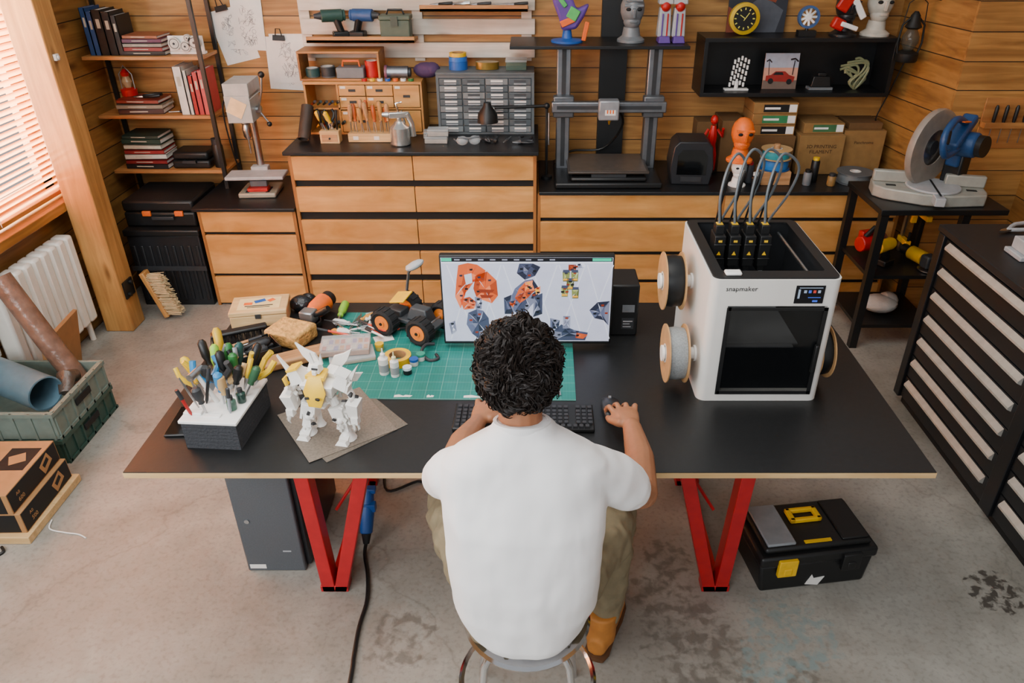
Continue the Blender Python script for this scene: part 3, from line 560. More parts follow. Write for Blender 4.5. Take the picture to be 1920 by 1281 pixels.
# robot
t=top('robot_model','white and yellow printed toy robot model standing','robot model',(-.625,1.84,.7545),rz=math.radians(-12),scale=1.02)
WM=mat('#eceae4',.45,var=.03); WM2=mat('#c9c7c0',.5,var=.04); YM=mat('#f0c11c',.4); KM=mat('#2a2b2d',.5); q4=random.Random(11)
def greeb(par,c,d,n,m=None,s0=.008,s1=.02):
    g=G()
    for i in range(n):
        s=[q4.uniform(s0,s1) for _ in range(3)]; g.cb((c[0]+q4.uniform(-d[0],d[0]),c[1]+q4.uniform(-d[1],d[1]),c[2]+q4.uniform(-d[2],d[2])),s,q4.choice([0,0,0,1,2]),(q4.uniform(-.5,.5),q4.uniform(-.5,.5),q4.uniform(-.6,.6)),tap=q4.uniform(.5,1))
    ob('armour_detail',g,m or [WM,WM2,KM],par)
for s_ in (-1,1):
    l=ob('leg',G().cb((s_*.045,0,.085),(.036,.04,.05),0,(0,s_*-.16,0),tap=1.2).cb((s_*.058,-.004,.048),(.03,.034,.04),0,(0,s_*-.12,0),tap=.7).sph((s_*.05,-.016,.065),.013).cb((s_*.07,0,.085),(.008,.03,.07),0,(0,s_*-.25,0)).tube([(s_*.035,0,.11),(s_*.025,0,.135)],.014,8).lathe([(.028,0),(.025,.004),(.014,.02),(.012,.035)],12,c=(s_*.064,-.01,0)).lathe([(.018,0),(.016,.003),(.008,.02),(.007,.06)],10,c=(s_*.045,.035,0)).tube([(s_*.045,.035,.05),(s_*.045,.01,.09)],.008,6),WM,t,bev=.001)
    ob('foot',G().prism([(-.045,0),(.03,0),(.03,.008),(.005,.022),(-.015,.02),(-.045,.006)],s_*.062-.014,s_*.062+.014,'x').cb((s_*.062,-.045,.006),(.04,.02,.012),0,tap=.6),WM,l,bev=.001)
    greeb(l,(s_*.052,-.01,.07),(.018,.02,.05),18,s0=.006,s1=.016)
    ar=ob('arm',G().cb((s_*.07,0,.2),(.045,.05,.042),0,(0,s_*.4,0),tap=.7).tube([(s_*.078,0,.185),(s_*.095,-.004,.145)],.011,8).cb((s_*.1,-.012,.115),(.03,.034,.058),0,(.2,s_*.12,0),tap=1.2).cb((s_*.102,-.02,.078),(.022,.022,.024)).prism([(s_*.085,.21),(s_*.1,.205),(s_*.125,.26)],-.006,.004,'y'),WM,t,bev=.001)
    greeb(ar,(s_*.09,-.01,.15),(.015,.02,.06),18,s0=.006,s1=.016); ob('shoulder_plate',G().cb((s_*.075,-.004,.226),(.036,.04,.007),0,(0,s_*.4,0)).cb((s_*.095,-.02,.19),(.006,.03,.025),0,(0,s_*.3,0)),WM if s_>0 else YM,ar)
    ob('finger_claw',G().tube([(s_*.1,-.03,.07),(s_*.104,-.036,.055),(s_*.1,-.034,.045)],[.005,.004,.001],6).tube([(s_*.108,-.022,.07),(s_*.113,-.026,.052),(s_*.109,-.026,.045)],[.005,.004,.001],6),WM2,ar)
    ob('back_wing',G().prism([(s_*.02,.18),(s_*.07,.24),(s_*.088,.28),(s_*.06,.262),(s_*.03,.25),(s_*.015,.22)],.04,.048,'y').prism([(s_*.03,.15),(s_*.09,.17),(s_*.11,.2),(s_*.05,.19)],.045,.052,'y'),WM,t,bev=.001)
to=ob('torso',G().cb((0,0,.14),(.055,.045,.034)).cb((0,.0,.172),(.08,.055,.045),0,(.15,0,0),tap=1.25).cb((0,-.01,.125),(.034,.05,.024),0,tap=1.3).cb((-.03,.03,.19),(.034,.034,.06),0,(.3,0,.2)).cb((.03,.03,.19),(.034,.034,.06),0,(.3,0,-.2)),WM,t,bev=.002)
ob('chest_plate',G().add([(-.02,-.055,.13),(.02,-.055,.13),(.036,-.045,.175),(.02,-.03,.222),(-.02,-.03,.222),(-.036,-.045,.175),(0,-.066,.175)],[(0,1,6),(1,2,6),(2,3,6),(3,4,6),(4,5,6),(5,0,6),(5,4,3,2,1,0)]).prism([(-.03,0),(.03,0),(.02,.05),(-.02,.05)],.208,.222,'z',0,Matrix.Translation((0,-.032,0))),YM,to,bev=.002)
ob('vent',G().cb((-.016,-.062,.165),(.012,.006,.006),0,(0,0,.3)).cb((.016,-.062,.165),(.012,.006,.006),0,(0,0,-.3)),KM,to); greeb(to,(0,0,.15),(.04,.035,.035),22)
hd=ob('head',G().cb((0,-.008,.238),(.024,.03,.026),0,tap=.8).prism([(-.02,.25),(-.005,.245),(-.016,.285)],-.01,-.004,'y').prism([(.02,.25),(.005,.245),(.016,.285)],-.01,-.004,'y').cb((0,-.026,.23),(.012,.01,.012)),WM,t,bev=.001); ob('visor',G().cb((0,-.024,.241),(.018,.003,.005)),KM,hd)
# clutter
t=top('wooden_box','light wooden storage box with a printed sticker on the lid','box',(-1.065,2.585,.75),rz=math.radians(10),scale=1.05)
ob('box_body',G().box(-.1,.1,-.065,.065,0,.045),W_LT,t,bev=.003); ob('lid',G().box(-.102,.102,-.067,.067,.047,.064),W_LT,t,bev=.003); ob('lid_sticker',G().cb((0,0,.0645),(.15,.09,.001)).cb((0,.018,.0652),(.04,.022,.001),1,(0,0,.4)).cb((-.04,.0,.0652),(.03,.02,.001),2).cb((.04,.02,.0652),(.025,.02,.001),2,(0,0,.7)).cb((0,-.02,.0652),(.1,.006,.001),3).cb((0,-.032,.0652),(.08,.004,.001),3),[mat('#e3c98e',.6),BLU,ORG,DG],t); ob('latch',G().cb((0,-.069,.045),(.02,.004,.018)),STEEL,t)
ob('sponge',G().box(-.075,.075,-.062,.062,0,.06),mat('#cf9d57',.95,bump=1,s=60,var=.35),bev=.01,loc=(-.9,2.415,.75),rot=(0,0,math.radians(-22)),label='tan porous cleaning sponge block',cat='sponge')
t=top('tool_tray','open black plastic tray filled with hand tools','tray',(-1.02,2.27,.75),rz=math.radians(38))
ob('tray_body',G().box(-.11,.11,-.06,.06,0,.005).box(-.11,.11,-.06,-.055,0,.05).box(-.11,.11,.055,.06,0,.05).box(-.11,-.105,-.06,.06,0,.05).box(.105,.11,-.06,.06,0,.05),BLK,t,bev=.002)
for i in range(14):
    a=math.radians(38)+R.uniform(-.25,.25); o_=R.uniform(-.04,.04); L_=R.uniform(.13,.18)
    d_=V((math.cos(a),math.sin(a),R.uniform(-.02,.1))); c_=V((-1.02,2.27,.775+i*.003))+V((-math.sin(a),math.cos(a),0))*o_-d_*L_/2
    tool(['file','pen','screwdriver','tweezers'][i%4],tuple(c_),tuple(d_),[BLK,W_BR,DG,mat('#e8862a',.4)][i%4],L_,'slim '+['file','pen','screwdriver','pair of tweezers'][i%4]+' lying in the black tray','tools in the tray',1.2)
t=top('bristle_brush','black long-bristled hand brush lying on the table','brush',(-1.09,2.41,.757),rz=math.radians(25))
ob('brush_handle',G().box(-.1,.1,-.018,.018,.03,.045),BLK,t,bev=.006)
g=G()
for i in range(260): x=R.uniform(-.1,.1);y=R.uniform(-.016,.016); g.tube([(x,y,.03),(x+R.uniform(-.012,.012),y-.03+R.uniform(-.012,.006),.002)],.0009,3)
ob('bristles',g,BLKM,t,kind='stuff')
ob('wood_block',G().box(-.11,.11,-.036,.036,0,.032),W_BR,bev=.008,loc=(-.845,2.265,.75),rot=(0,0,math.radians(28)),label='long rounded brown wooden sanding block',cat='wood block')
t=top('parts_case','clear plastic compartment case with coloured bits','parts case',(-.675,2.315,.772),rz=math.radians(8))
ob('case_tray',G().box(-.085,.085,-.05,.05,0,.018),mat('#d3b3a6',.4,alpha=.7),t,bev=.002); ob('case_lid',G().box(-.087,.087,-.052,.052,.019,.032),mat('#dfe0e0',.15,alpha=.3),t,bev=.003)
g=G()
for i in range(8):
    for j in range(2): g.cb((-.073+i*.0208,-.022+j*.045,.0185),(.015,.03,.001),(i+j)%4)
ob('bits',g,[mat('#c4705a',.5),mat('#d8d3c8'),mat('#8a7fb0',.5),mat('#d49a5a',.5)],t)
t=top('parts_case','flat clear plastic case beneath another case','parts case',(-.65,2.285,.7535),rz=math.radians(18)); ob('case_tray',G().box(-.08,.08,-.045,.045,0,.012),mat('#d8cbb8',.3,alpha=.6),t,bev=.003); ob('case_lid',G().box(-.08,.08,-.045,.045,.0125,.0175),CLR,t)
t=top('angle_grinder','orange and black angle grinder lying on the table','angle grinder',(-.84,2.6,.75),rz=math.radians(-15))
ob('motor_body',G().lathe([(.02,-.06),(.028,-.055),(.032,-.03),(.036,-.02),(.038,.04),(.03,.05)],20,M=Matrix.Translation((0,0,.045))@Euler((-pi/2,0,0)).to_matrix().to_4x4()),ORG,t); ob('gear_head',G().cb((0,-.08,.045),(.055,.05,.05)).cyl((0,-.09,.02),(0,-.09,.01),.02),mat('#9da1a6',.3,.8),t,bev=.008); ob('disc',G().cyl((0,-.09,.006),(0,-.09,.012),.045,n=32),DG,t); ob('disc_guard',G().ring([(.05,.012),(.05,.03),(.045,.03),(.045,.012)],24,0,Matrix.Translation((0,-.09,0))),BLK,t); ob('side_handle',G().tube([(.02,-.08,.05),(.06,-.08,.07),(.09,-.08,.09)],[.008,.014,.012],12),BLK,t); ob('motor_vent',G().cyl((0,.045,.045),(0,.08,.045),.031),BLK,t)
tool('screwdriver',(-.755,2.5,.768),(.02,1,.06),LIM,.17,'screwdriver with bright green handle on the mat','loose bench tools',1.3)
for i in range(24):
    x=R.uniform(-.7,-.53); y=R.uniform(2.39,2.52); a=R.uniform(.3,2.7); k=['tweezers','pen','file','awl','pen'][i%5]
    tool(k,(x,y,.762+i*.001),(math.cos(a)*-1,math.sin(a)*.6,.0),[W_BR,mat('#d8452c',.4),PAPER,mat('#c88a3a',.4),WHS][i%5],R.uniform(.09,.15),'small hobby '+('tweezers' if k=='tweezers' else k)+' in a loose pile on the mat','loose bench tools')
for i,(x,y,rz) in enumerate(((-.56,2.42,.4),(-.62,2.5,1.1),(-.57,2.55,.2))): ob('paper_card',G().box(-.035,.035,-.025,.025,0,.001),PAPER,loc=(x,y,.7545+i*.0015),rot=(0,0,rz),label='small white paper card lying on the mat',cat='paper',group='paper cards')
ob('plastic_packet',G().cb((0,0,.005),(.1,.08,.008)).cb((0,.0,.0095),(.06,.04,.001),1),[CLR,PAPER],bev=.003,loc=(-.6,2.595,.7535),rot=(0,0,.5),label='clear plastic packet with paper insert',cat='packet')
ob('plastic_bag',G().sph((0,0,.03),(.05,.04,.035)).sph((.02,.02,.035),(.035,.03,.03)),mat('#15171b',.25,bump=1,s=30,var=.4),loc=(-.925,2.66,.748),label='crumpled black plastic bag on the table',cat='bag')
def bottle(x,y,c,cc,h,r,label):
    s=top('bottle',label,'bottle',(x,y,.7535),group='glue bottles'); ob('bottle_body',G().lathe([(r*.95,0),(r,.004),(r,h*.62),(r*.5,h*.7),(r*.45,h*.74)],20),c,s); ob('cap',G().lathe([(r*.55,h*.72),(r*.5,h*.8),(r*.2,h*.84),(r*.12,h),(.0005,h)],16),cc,s); ob('label_band',G().ring([(r*1.02,h*.12),(r*1.02,h*.4),(r*.9,h*.4),(r*.9,h*.12)],20),mat('#9b9fa2',.5),s)
bottle(-.515,2.18,WHS,WHS,.1,.017,'white squeeze glue bottle with dark label'); bottle(-.475,2.165,WHS,mat('#f2e9b0',.4),.095,.015,'white squeeze glue bottle with pale nozzle')
def tape(x,y,z,r,w,c,label,g_='rolls of tape'):
    s=top('tape_roll',label,'tape',(x,y,z),group=g_); ob('tape_winding',G().ring([(r,0),(r,w),(r*.66,w),(r*.66,0)],32),c,s); ob('tape_core',G().ring([(r*.66,0),(r*.66,w),(r*.6,w),(r*.6,0)],32),CARD,s)
tape(-.48,2.255,.7535,.048,.03,YEL,'roll of yellow masking tape on the mat')
for x,y,c,c2 in ((-.42,2.235,WH,BLU),(-.435,2.18,BLK,mat('#d8e6ee',.3)),(-.56,2.34,mat('#c8b45a',.4),YEL),(-.4,2.27,WH,mat('#2a8f7a'))):
    s=top('paint_jar','small round paint jar with coloured lid on mat','jar',(x,y,.7535),group='paint jars'); ob('jar_body',G().lathe([(.014,0),(.015,.003),(.015,.016),(.013,.018)],18),c,s); ob('jar_lid',G().lathe([(.016,.018),(.016,.027),(.0005,.028)],18),c2,s)
tool('tweezers',(.09,2.04,.757),(-.25,1,0),STEEL,.12,'fine steel tweezers on the cutting mat','loose bench tools'); tool('awl',(.03,2.1,.757),(.2,1,.0),ORG,.1,'small awl with orange handle on the mat','loose bench tools')
# buggy
t=top('toy_buggy','black and orange remote-control buggy with chunky tyres','toy car',(-.45,2.49,.7535),rz=math.radians(-118),scale=1.08)
ob('chassis',G().box(-.035,.035,-.11,.11,.035,.05).cb((0,.03,.075),(.055,.09,.045),0,tap=.7).cb((0,-.07,.06),(.05,.06,.025)),mat('#3c4044',.5),t,bev=.004); ob('body_panel',G().cb((-.01,-.06,.11),(.06,.07,.006),0,(0.3,.3,0)),YEL,t,bev=.002)
for a,b_ in ((-1,-1),(1,-1),(-1,1),(1,1)):
    c=V((a*.07,b_*.075,.048)); g=G(); Mx=Matrix.Translation(c)@Euler((0,pi/2,0)).to_matrix().to_4x4()
    g.ring([(.039,-.024),(.048,-.018),(.048,.018),(.039,.024),(.028,.018),(.028,-.018)],28,0,Mx)
    for k in range(14): q=2*pi*k/14; g.cb(c+V((0,math.cos(q)*.047,math.sin(q)*.047)),(.038,.008,.006),0,(q+pi/2,0,0))
    w_=ob('wheel',g,RUB,t); ob('wheel_hub',G().cyl(c-V((.02,0,0)),c+V((.02,0,0)),.0285,n=24).cyl(c-V((.024,0,0)),c+V((.024,0,0)),.012,n=12),mat('#e8802a',.4),w_); ob('hub_nut',G().cyl(c-V((.027,0,0)),c+V((.027,0,0)),.006,n=6),BLK,w_)
for yy in (-.075,.075): ob('axle',G().cyl((-.06,yy,.048),(.06,yy,.048),.006),STEEL,t)
t=top('clip_lamp','small silver gooseneck lamp behind the toy buggy','lamp',(-.49,2.68,.75)); ob('lamp_base',G().lathe([(.035,0),(.035,.008),(.01,.014)],20),BLK,t); ob('lamp_neck',G().tube([(0,0,.01),(-.015,0,.08),(.0,-.01,.16),(.02,-.02,.19)],.006,8),ALU,t); ob('lamp_head',G().sph((.03,-.03,.2),(.04,.024,.015),rot=(0,-.4,.3)).cyl((0,-.015,.18),(.02,-.025,.195),.012),LG,t)
ob('cable',G().tube(spl([(-.35,2.3,.758),(-.34,2.27,.758),(-.37,2.26,.758),(-.4,2.29,.77),(-.39,2.33,.78),(-.36,2.345,.775)],4),.006,8),DG,label='thin black device cable looping on the table',cat='cable')
# PC tower
t=top('computer_tower','dark grey desktop computer tower standing on the floor','computer',(-.95,2.2,0))
ob('case',G().box(-.115,.115,-.19,.22,.01,.46),mat('#2b2d30',.4,.3,s=200),t,bev=.004); ob('front_panel',G().box(-.116,.1,-.215,-.19,.0,.462),mat('#55595e',.42,.2,s=200),t,bev=.006)
ob('power_button',G().cyl((-.075,-.219,.25),(-.075,-.214,.25),.009),STEEL,t); ob('rating_sticker',G().box(-.105,-.045,-.2165,-.2155,.015,.035),PAPER,t); ob('brand_plate',G().box(.03,.06,-.2165,-.2155,.1,.106),LG,t)
t=top('toolbox','black plastic toolbox with yellow handle and latches on floor','toolbox',(1.0,2.03,0),rz=math.radians(8))
ob('box_body',G().prism([(-.2,.0),(.2,.0),(.215,.13),(-.215,.13)],-.12,.12,'y'),BLK,t,bev=.012)
li=ob('lid',G().box(-.22,.22,-.13,.13,.13,.175).box(-.2,.2,-.11,.11,.175,.2),BLK,t,bev=.01)
ob('handle',G().box(-.06,.06,.0,.016,.2,.218).box(-.06,.06,.05,.066,.2,.218).box(-.06,-.04,.0,.066,.2,.218).box(.04,.06,.0,.066,.2,.218),YEL,li,bev=.004)
ob('organizer_lid',G().box(-.19,-.085,-.1,.1,.2,.212),mat('#8e9398',.3,alpha=.85),li,bev=.004); ob('organizer_lid',G().box(.09,.19,-.1,.1,.2,.208),BLK,li,bev=.004)
for x in (-.12,.12): ob('latch',G().box(x-.035,x+.035,-.143,-.125,.09,.165).box(x-.015,x+.015,-.147,-.14,.1,.13),YEL if x<0 else BLK,t,bev=.004)
ob('lid_badge',G().box(-.05,.05,-.098,-.085,.2,.204),YEL,li)
ob('torn_sticker',G().prism([(-.03,.02),(.02,.01),(.04,.05),(.0,.045),(-.01,.065)],-.1235,-.121,'y'),PAPER,t)
t=top('power_connector','blue industrial plug with black mains cable on the floor','power plug',(-.645,2.12,0))
ob('plug_body',G().tube([(0,.1,.2),(0,.04,.12),(.0,.0,.06)],[.026,.03,.024],16).cb((0,.05,.15),(.075,.03,.035)).cb((0,.09,.2),(.07,.03,.02)),mat('#1a4c92',.4),t,bev=.003); ob('plug_gland',G().tube([(0,0,.06),(0,-.02,.025)],[.02,.012],12),BLK,t)
ob('cable',G().tube(spl([(0,-.01,.03),(.0,-.06,.01),(.03,-.16,.008),(.05,-.28,.008),(.045,-.39,.008),(.05,-.5,.008),(.058,-.6,.008),(.065,-.9,.008),(.04,-1.2,.008)]),.007,8),BLK,t)
ob('extension_cord',G().tube(spl([(-.66,2.6,.01),(-.62,2.42,.01),(-.5,2.48,.008),(-.44,2.46,.008),(-.4,2.55,.008)]),.006,8),BLK,label='black power cable lying beneath the table',cat='cable')
ob('floor_cable',G().tube(spl([(-1.95,2.25,.004),(-1.93,2.2,.004),(-1.86,2.18,.004),(-1.8,2.17,.004),(-1.76,2.15,.004)]),.003,6),WH,label='short piece of white cord on the floor',cat='cable')
ob('floor_cable',G().tube(spl([(1.3,2.62,.006),(1.42,2.54,.006),(1.55,2.53,.006),(1.66,2.6,.006)]),.005,6),YEL,label='thin yellow cable lying on the floor',cat='cable')
# left floor
def crate(z0,h,c,lab):
    t=top('plastic_crate',lab,'crate',(-2.32,2.83,z0)); g=G()
    for a in ((-.25,.25,-.22,-.205),(-.25,.25,.205,.22),(-.25,-.235,-.205,.205),(.235,.25,-.205,.205)): g.box(*a,0,h)
    g.box(-.25,.25,-.22,.22,0,.006); ob('crate_walls',g,c,t,bev=.002)
    g=G().box(.25,.258,-.22,.22,h-.02,h).box(-.25,.258,-.228,-.22,h-.02,h).box(.25,.256,-.22,.22,.0,.015)
    for k in range(7): g.box(.25,.256,-.21+k*.068,-.2+k*.068,0,h)
    for k in range(7): g.box(-.24+k*.078,-.23+k*.078,-.226,-.22,0,h)
    ob('crate_ribs',g,c,t); ob('crate_handle',G().box(.256,.262,-.06,.06,h*.5,h*.72),BLKM,t)
crate(0,.13,mat('#2d4a40',.5),'dark green stackable plastic crate on floor'); crate(.132,.14,mat('#6f7d74',.5),'grey-green plastic crate stacked holding rolled tubes')
g=G(); Mq=Matrix.Translation((-2.52,2.9,.31))@V((.36,-.16,-.02)).to_track_quat('Z','Y').to_matrix().to_4x4(); g.ring([(.08,0),(.08,.4),(.073,.4),(.073,0)],28,0,Mq); ob('rolled_tube',g,mat('#54707e',.3),label='thick blue-grey plastic tube lying in the crate',cat='tube')
ob('rolled_tube',G().cyl((-2.52,2.66,.185),(-2.14,2.66,.185),.04),mat('#9a8e72',.6),label='beige roll of material in the crate',cat='tube')
ob('plastic_roll',G().tube([(-2.17,2.99,.19),(-2.29,3.03,.42),(-2.42,3.07,.7)],.05,14),mat('#7a5c4c',.25,bump=.6,s=20,var=.25),label='long brown plastic film roll leaning near the radiator',cat='plastic roll')
ob('film_bundle',G().tube([(-2.11,2.8,.25),(-2.13,2.86,.3),(-2.13,2.92,.27)],[.03,.04,.03],12),mat('#4c4139',.3,bump=.8,s=25),label='crumpled dark plastic film bundle in the crate',cat='plastic film')
ob('white_board',G().cb((0,0,0),(.02,.3,.36)),WH,bev=.002,loc=(-2.555,2.93,.46),rot=(0,.1,0),label='white board sheet leaning against the wall',cat='board')
ob('cardboard_sheet',G().cb((0,0,0),(.02,.36,.34)),CARD,bev=.002,loc=(-2.4,3.26,.175),rot=(0,.2,.1),label='brown cardboard sheet leaning behind the crate',cat='cardboard')
ob('wood_board',G().box(-2.55,-1.96,2.12,2.5,0,.035),W_LT,bev=.003,label='light plywood board lying beneath cardboard boxes',cat='board')
for z0,z1,x1,tx in ((.036,.13,-1.98,'500'),(.131,.225,-2.0,'600')):
    t=top('cardboard_box','black and brown printed cardboard box in a stack','cardboard box',(-2.27,2.31,z0),rz=.02,group='stacked cardboard boxes'); w=x1+2.27; h=z1-z0
    ob('box_carton',G().box(-w,w,-.17,.17,0,h),CARD,t,bev=.002); ob('printed_panel',G().box(w,w+.001,-.165,.165,.004,h-.004),BLKM,t); ob('printed_panel',G().box(-w+.01,w-.02,-.1715,-.17,.004,h-.004),BLKM,t)
    text(t,'A0',.02,(w+.0015,-.11,h*.62),(pi/2,0,pi/2),CARD); text(t,tx,.026,(w+.0015,-.1,h*.3),(pi/2,0,pi/2),CARD); ob('printed_icon',G().cb((w+.002,.08,h*.5),(.001,.07,.05),0,(.4,0,0)).cb((w+.0025,.08,h*.55),(.001,.04,.02),1,(.4,0,0)),[CARD,BLKM],t)
    if tx=='600': ob('printed_top',G().box(w-.14,w-.02,-.02,.12,h,h+.001).cb((w-.08,.05,h+.0012),(.06,.06,.001),1,(0,0,.5)),[BLKM,CARD],t)
ob('floor_cable',G().tube(spl([(-2.3,2.0,.006),(-2.1,2.03,.006),(-2.04,2.07,.006),(-2.06,2.1,.006)]),.006,6),BLK,label='black cable on the floor near cardboard boxes',cat='cable')
t=top('hand_broom','wooden hand brush with pale bristles leaning on the post','brush',(-2.19,3.98,0),rot=(0,-.28,0)); ob('brush_back',G().box(-.02,.01,-.035,.035,.02,.32),W_POST,t,bev=.006)
g=G()
for i in range(360): y=R.uniform(-.033,.033);z=R.uniform(.03,.3); g.tube([(.01,y,z),(.085+R.uniform(-.008,.008),y*1.15,z-.02+R.uniform(-.006,.006))],.0016,3)
ob('bristles',g,mat('#cbb083',.8),t,kind='stuff')
ob('light_switch',G().box(-2.3395,-2.325,3.84,3.87,1.5,1.53).cyl((-2.325,3.855,1.515),(-2.318,3.855,1.515),.008),WH,bev=.002,label='small white switch plate on the post',cat='switch')
ob('post_bracket',G().box(-2.3395,-2.33,3.83,3.93,.2,.3).cyl((-2.335,3.86,.22),(-2.315,3.86,.22),.012).cyl((-2.335,3.9,.28),(-2.315,3.9,.28),.012),BLK,label='black iron bracket bolted low on the post',cat='bracket')
# shelf unit
t=top('wall_shelf','wall shelf rack with wooden boards and black steel poles','shelf',(-2.22,4.6,0))
for z in (.735,1.065,1.395): ob('shelf_board',G().box(-.35,.335,-.12,.145,z,z+.02),W_SH,t,bev=.003)
for x,y,zb in ((.325,-.115,.641),(.325,.13,.641),(-.34,.13,0)): ob('pole',G().box(x-.011,x+.011,y-.011,y+.011,zb,2.5),BLK,t)
def book(x,y,z,w,d,h,c,label,group,rot=(0,0,0)):
    g=G()
    if h>w: g.box(-w/2,-w/2+.003,-d/2,d/2,0,h).box(w/2-.003,w/2,-d/2,d/2,0,h).box(-w/2,w/2,-d/2,-d/2+.003,0,h).box(-w/2+.003,w/2-.003,-d/2+.003,d/2-.004,.004,h-.004,1)
    else: g.box(-w/2,w/2,-d/2,d/2,0,.003).box(-w/2,w/2,-d/2,d/2,h-.003,h).box(-w/2,w/2,-d/2,-d/2+.003,0,h).box(-w/2+.004,w/2-.004,-d/2+.003,d/2-.004,.003,h-.003,1)
    (g.box(-w*.2,w*.2,-d/2-.0008,-d/2,h*.6,h*.8,2) if h>w else g.box(-w*.25,w*.15,-d/2-.0008,-d/2,h*.4,h*.6,2))
    return ob('book',g,[mat(c,.5),PAPER,mat('#b5ad9a',.6)],loc=(x,y,z),rot=rot,label=label,cat='book',group=group)
x=-2.53
for i,(w,h,c,n) in enumerate([(.03,.25,'#1c3f6e','blue'),(.03,.23,'#2a4a7a','blue'),(.05,.24,'#151515','black'),(.045,.23,'#1a1a1c','black'),(.03,.21,'#222222','black')]):
    book(x+w/2,4.6,1.416,w,.17,h,c,'upright '+n+' hardback book on top shelf','books on the top shelf'); x+=w+.002
for i,(w,h,c,n) in enumerate([(.24,.022,'#1d1d1f','black'),(.23,.02,'#8a3030','dark red'),(.22,.018,'#8a8276','grey'),(.22,.02,'#5a2f4a','plum'),(.2,.016,'#9a5a3c','brown')]):
    book(-2.225,4.6,1.416+i*.0225,w,.17,h,c,'lying '+n+' book in stack','stacked books on the top shelf',(0,0,R.uniform(-.05,.05)))
t=top('mechanism_model','white printed gear mechanism model on the shelf','model',(-1.99,4.57,1.416)); ob('frame',G().box(-.1,.1,-.02,.02,0,.015).box(-.1,.1,-.015,-.005,.015,.1),WHS,t,bev=.003)
for x,z,r in ((-.06,.06,.035),(0,.045,.03),(.055,.065,.036),(.02,.09,.02)):
    ge=ob('gear',G().cyl((x,-.035,z),(x,-.017,z),r,n=14).cyl((x,-.038,z),(x,-.034,z),r*.4),WM2,t); ob('gear_bore',G().cyl((x,-.0388,z),(x,-.0375,z),r*.2).ring([(r*.8,-.001),(r*.8,.0),(r*.7,.0),(r*.7,-.001)],16,0,Matrix.Translation((x,-.0355,z))@Euler(FR).to_matrix().to_4x4()),DG,ge)
for i,(w,h,c,n) in enumerate([(.26,.03,'#3a1d18','dark brown'),(.27,.022,'#8a7a66','grey-brown'),(.25,.02,'#7a2a1c','red')]):
    book(-2.33,4.6,1.086+i*.031,w,.18,h,c,'lying '+n+' book in stack','stacked books on the middle shelf',(0,0,R.uniform(-.08,.08)))
t=top('small_lantern','small red hurricane lantern on the shelf','lantern',(-2.43,4.64,1.17)); ob('lantern_base',G().lathe([(.045,0),(.047,.035),(.02,.045)],20),RED,t); ob('lantern_glass',G().lathe([(.018,.045),(.03,.08),(.018,.11)],16),mat('#c9b28a',.1,alpha=.5),t); ob('lantern_cap',G().lathe([(.02,.11),(.024,.13),(.008,.15)],16),RED,t); ob('lantern_bail',G().tube([(-.038,0,.03),(-.038,0,.12),(0,0,.17),(.038,0,.12),(.038,0,.03)],.003,6),STEEL,t)
tool('pliers',(-2.38,4.55,1.178),(1,.1,.05),BLK,.17,'black-handled pliers lying on stacked books','shelf tools',1.3)
tool('screwdriver',(-2.17,4.53,1.095),(1,.25,0),BLK,.15,'black screwdriver lying on the shelf','shelf tools')
x=-2.08
for i,(w,h,c,n) in enumerate([(.05,.27,'#d8d4cb','white'),(.022,.25,'#c8c4ba','white'),(.025,.22,'#a31d1f','red'),(.03,.24,'#b0343a','red'),(.03,.25,'#c24a4c','red')]):
    book(x+w/2,4.59,1.086,w,.18,h,c,'upright '+n+' book on middle shelf','books on the middle shelf'); x+=w+.003
for i,(w,h,c,n) in enumerate([(.26,.03,'#141416','black'),(.25,.022,'#7a1c1c','dark red'),(.25,.028,'#c9c2b4','pale'),(.24,.022,'#8f2626','red'),(.23,.022,'#c4bda8','cream'),(.24,.03,'#1f3a30','dark green'),(.22,.02,'#26352c','green')]):
    book(-2.37,4.6,.756+i*.0305,w,.18,h,c,'lying '+n+' book in stack','stacked books on the bottom shelf',(0,0,R.uniform(-.05,.05)))
t=top('tool_case','small black moulded tool case on the shelf','case',(-2.1,4.6,.756)); ob('case_shell',G().box(-.115,.115,-.09,.09,0,.05),BLK,t,bev=.012); ob('case_lid',G().box(-.11,.11,-.085,.085,.052,.1),BLK,t,bev=.015); ob('case_handle',G().box(-.04,.04,-.115,-.1,.04,.055).box(-.04,-.03,-.11,-.085,.04,.055).box(.03,.04,-.11,-.085,.04,.055),DG,t)
t=top('thermos','small black thermos flask on the shelf','flask',(-1.94,4.56,.756)); ob('flask_body',G().lathe([(.032,0),(.033,.005),(.033,.13),(.028,.14)],20),BLK,t); ob('flask_cap',G().lathe([(.028,.14),(.029,.175),(.001,.178)],20),DG,t)
t=top('storage_trunk','large black ribbed plastic storage trunk on floor','trunk',(-2.22,4.38,0))
g=G().box(-.2,.23,-.23,.2,0,.46)
for k in range(9): g.box(-.18+k*.047,-.16+k*.047,-.24,-.23,.04,.4)
ob('trunk_body',g,mat('#1b1c1f',.45),t,bev=.006); ob('trunk_lid',G().box(-.21,.24,-.245,.21,.46,.5),BLK,t,bev=.008); ob('trunk_band',G().box(-.21,.24,-.246,-.24,.24,.27),DG,t)
t=top('equipment_case','black equipment case with orange latches on the trunk','case',(-2.22,4.38,.502))
ob('case_shell',G().box(-.2,.22,-.19,.18,0,.09),BLK,t,bev=.012); ob('case_lid',G().box(-.2,.22,-.19,.18,.092,.16),BLK,t,bev=.015)
for x in (-.06,.13): ob('latch',G().box(x-.025,x+.025,-.203,-.188,.07,.1),ORG,t,bev=.003)
ob('case_handle',G().box(-.03,.1,-.215,-.2,.05,.07),DG,t,bev=.004)
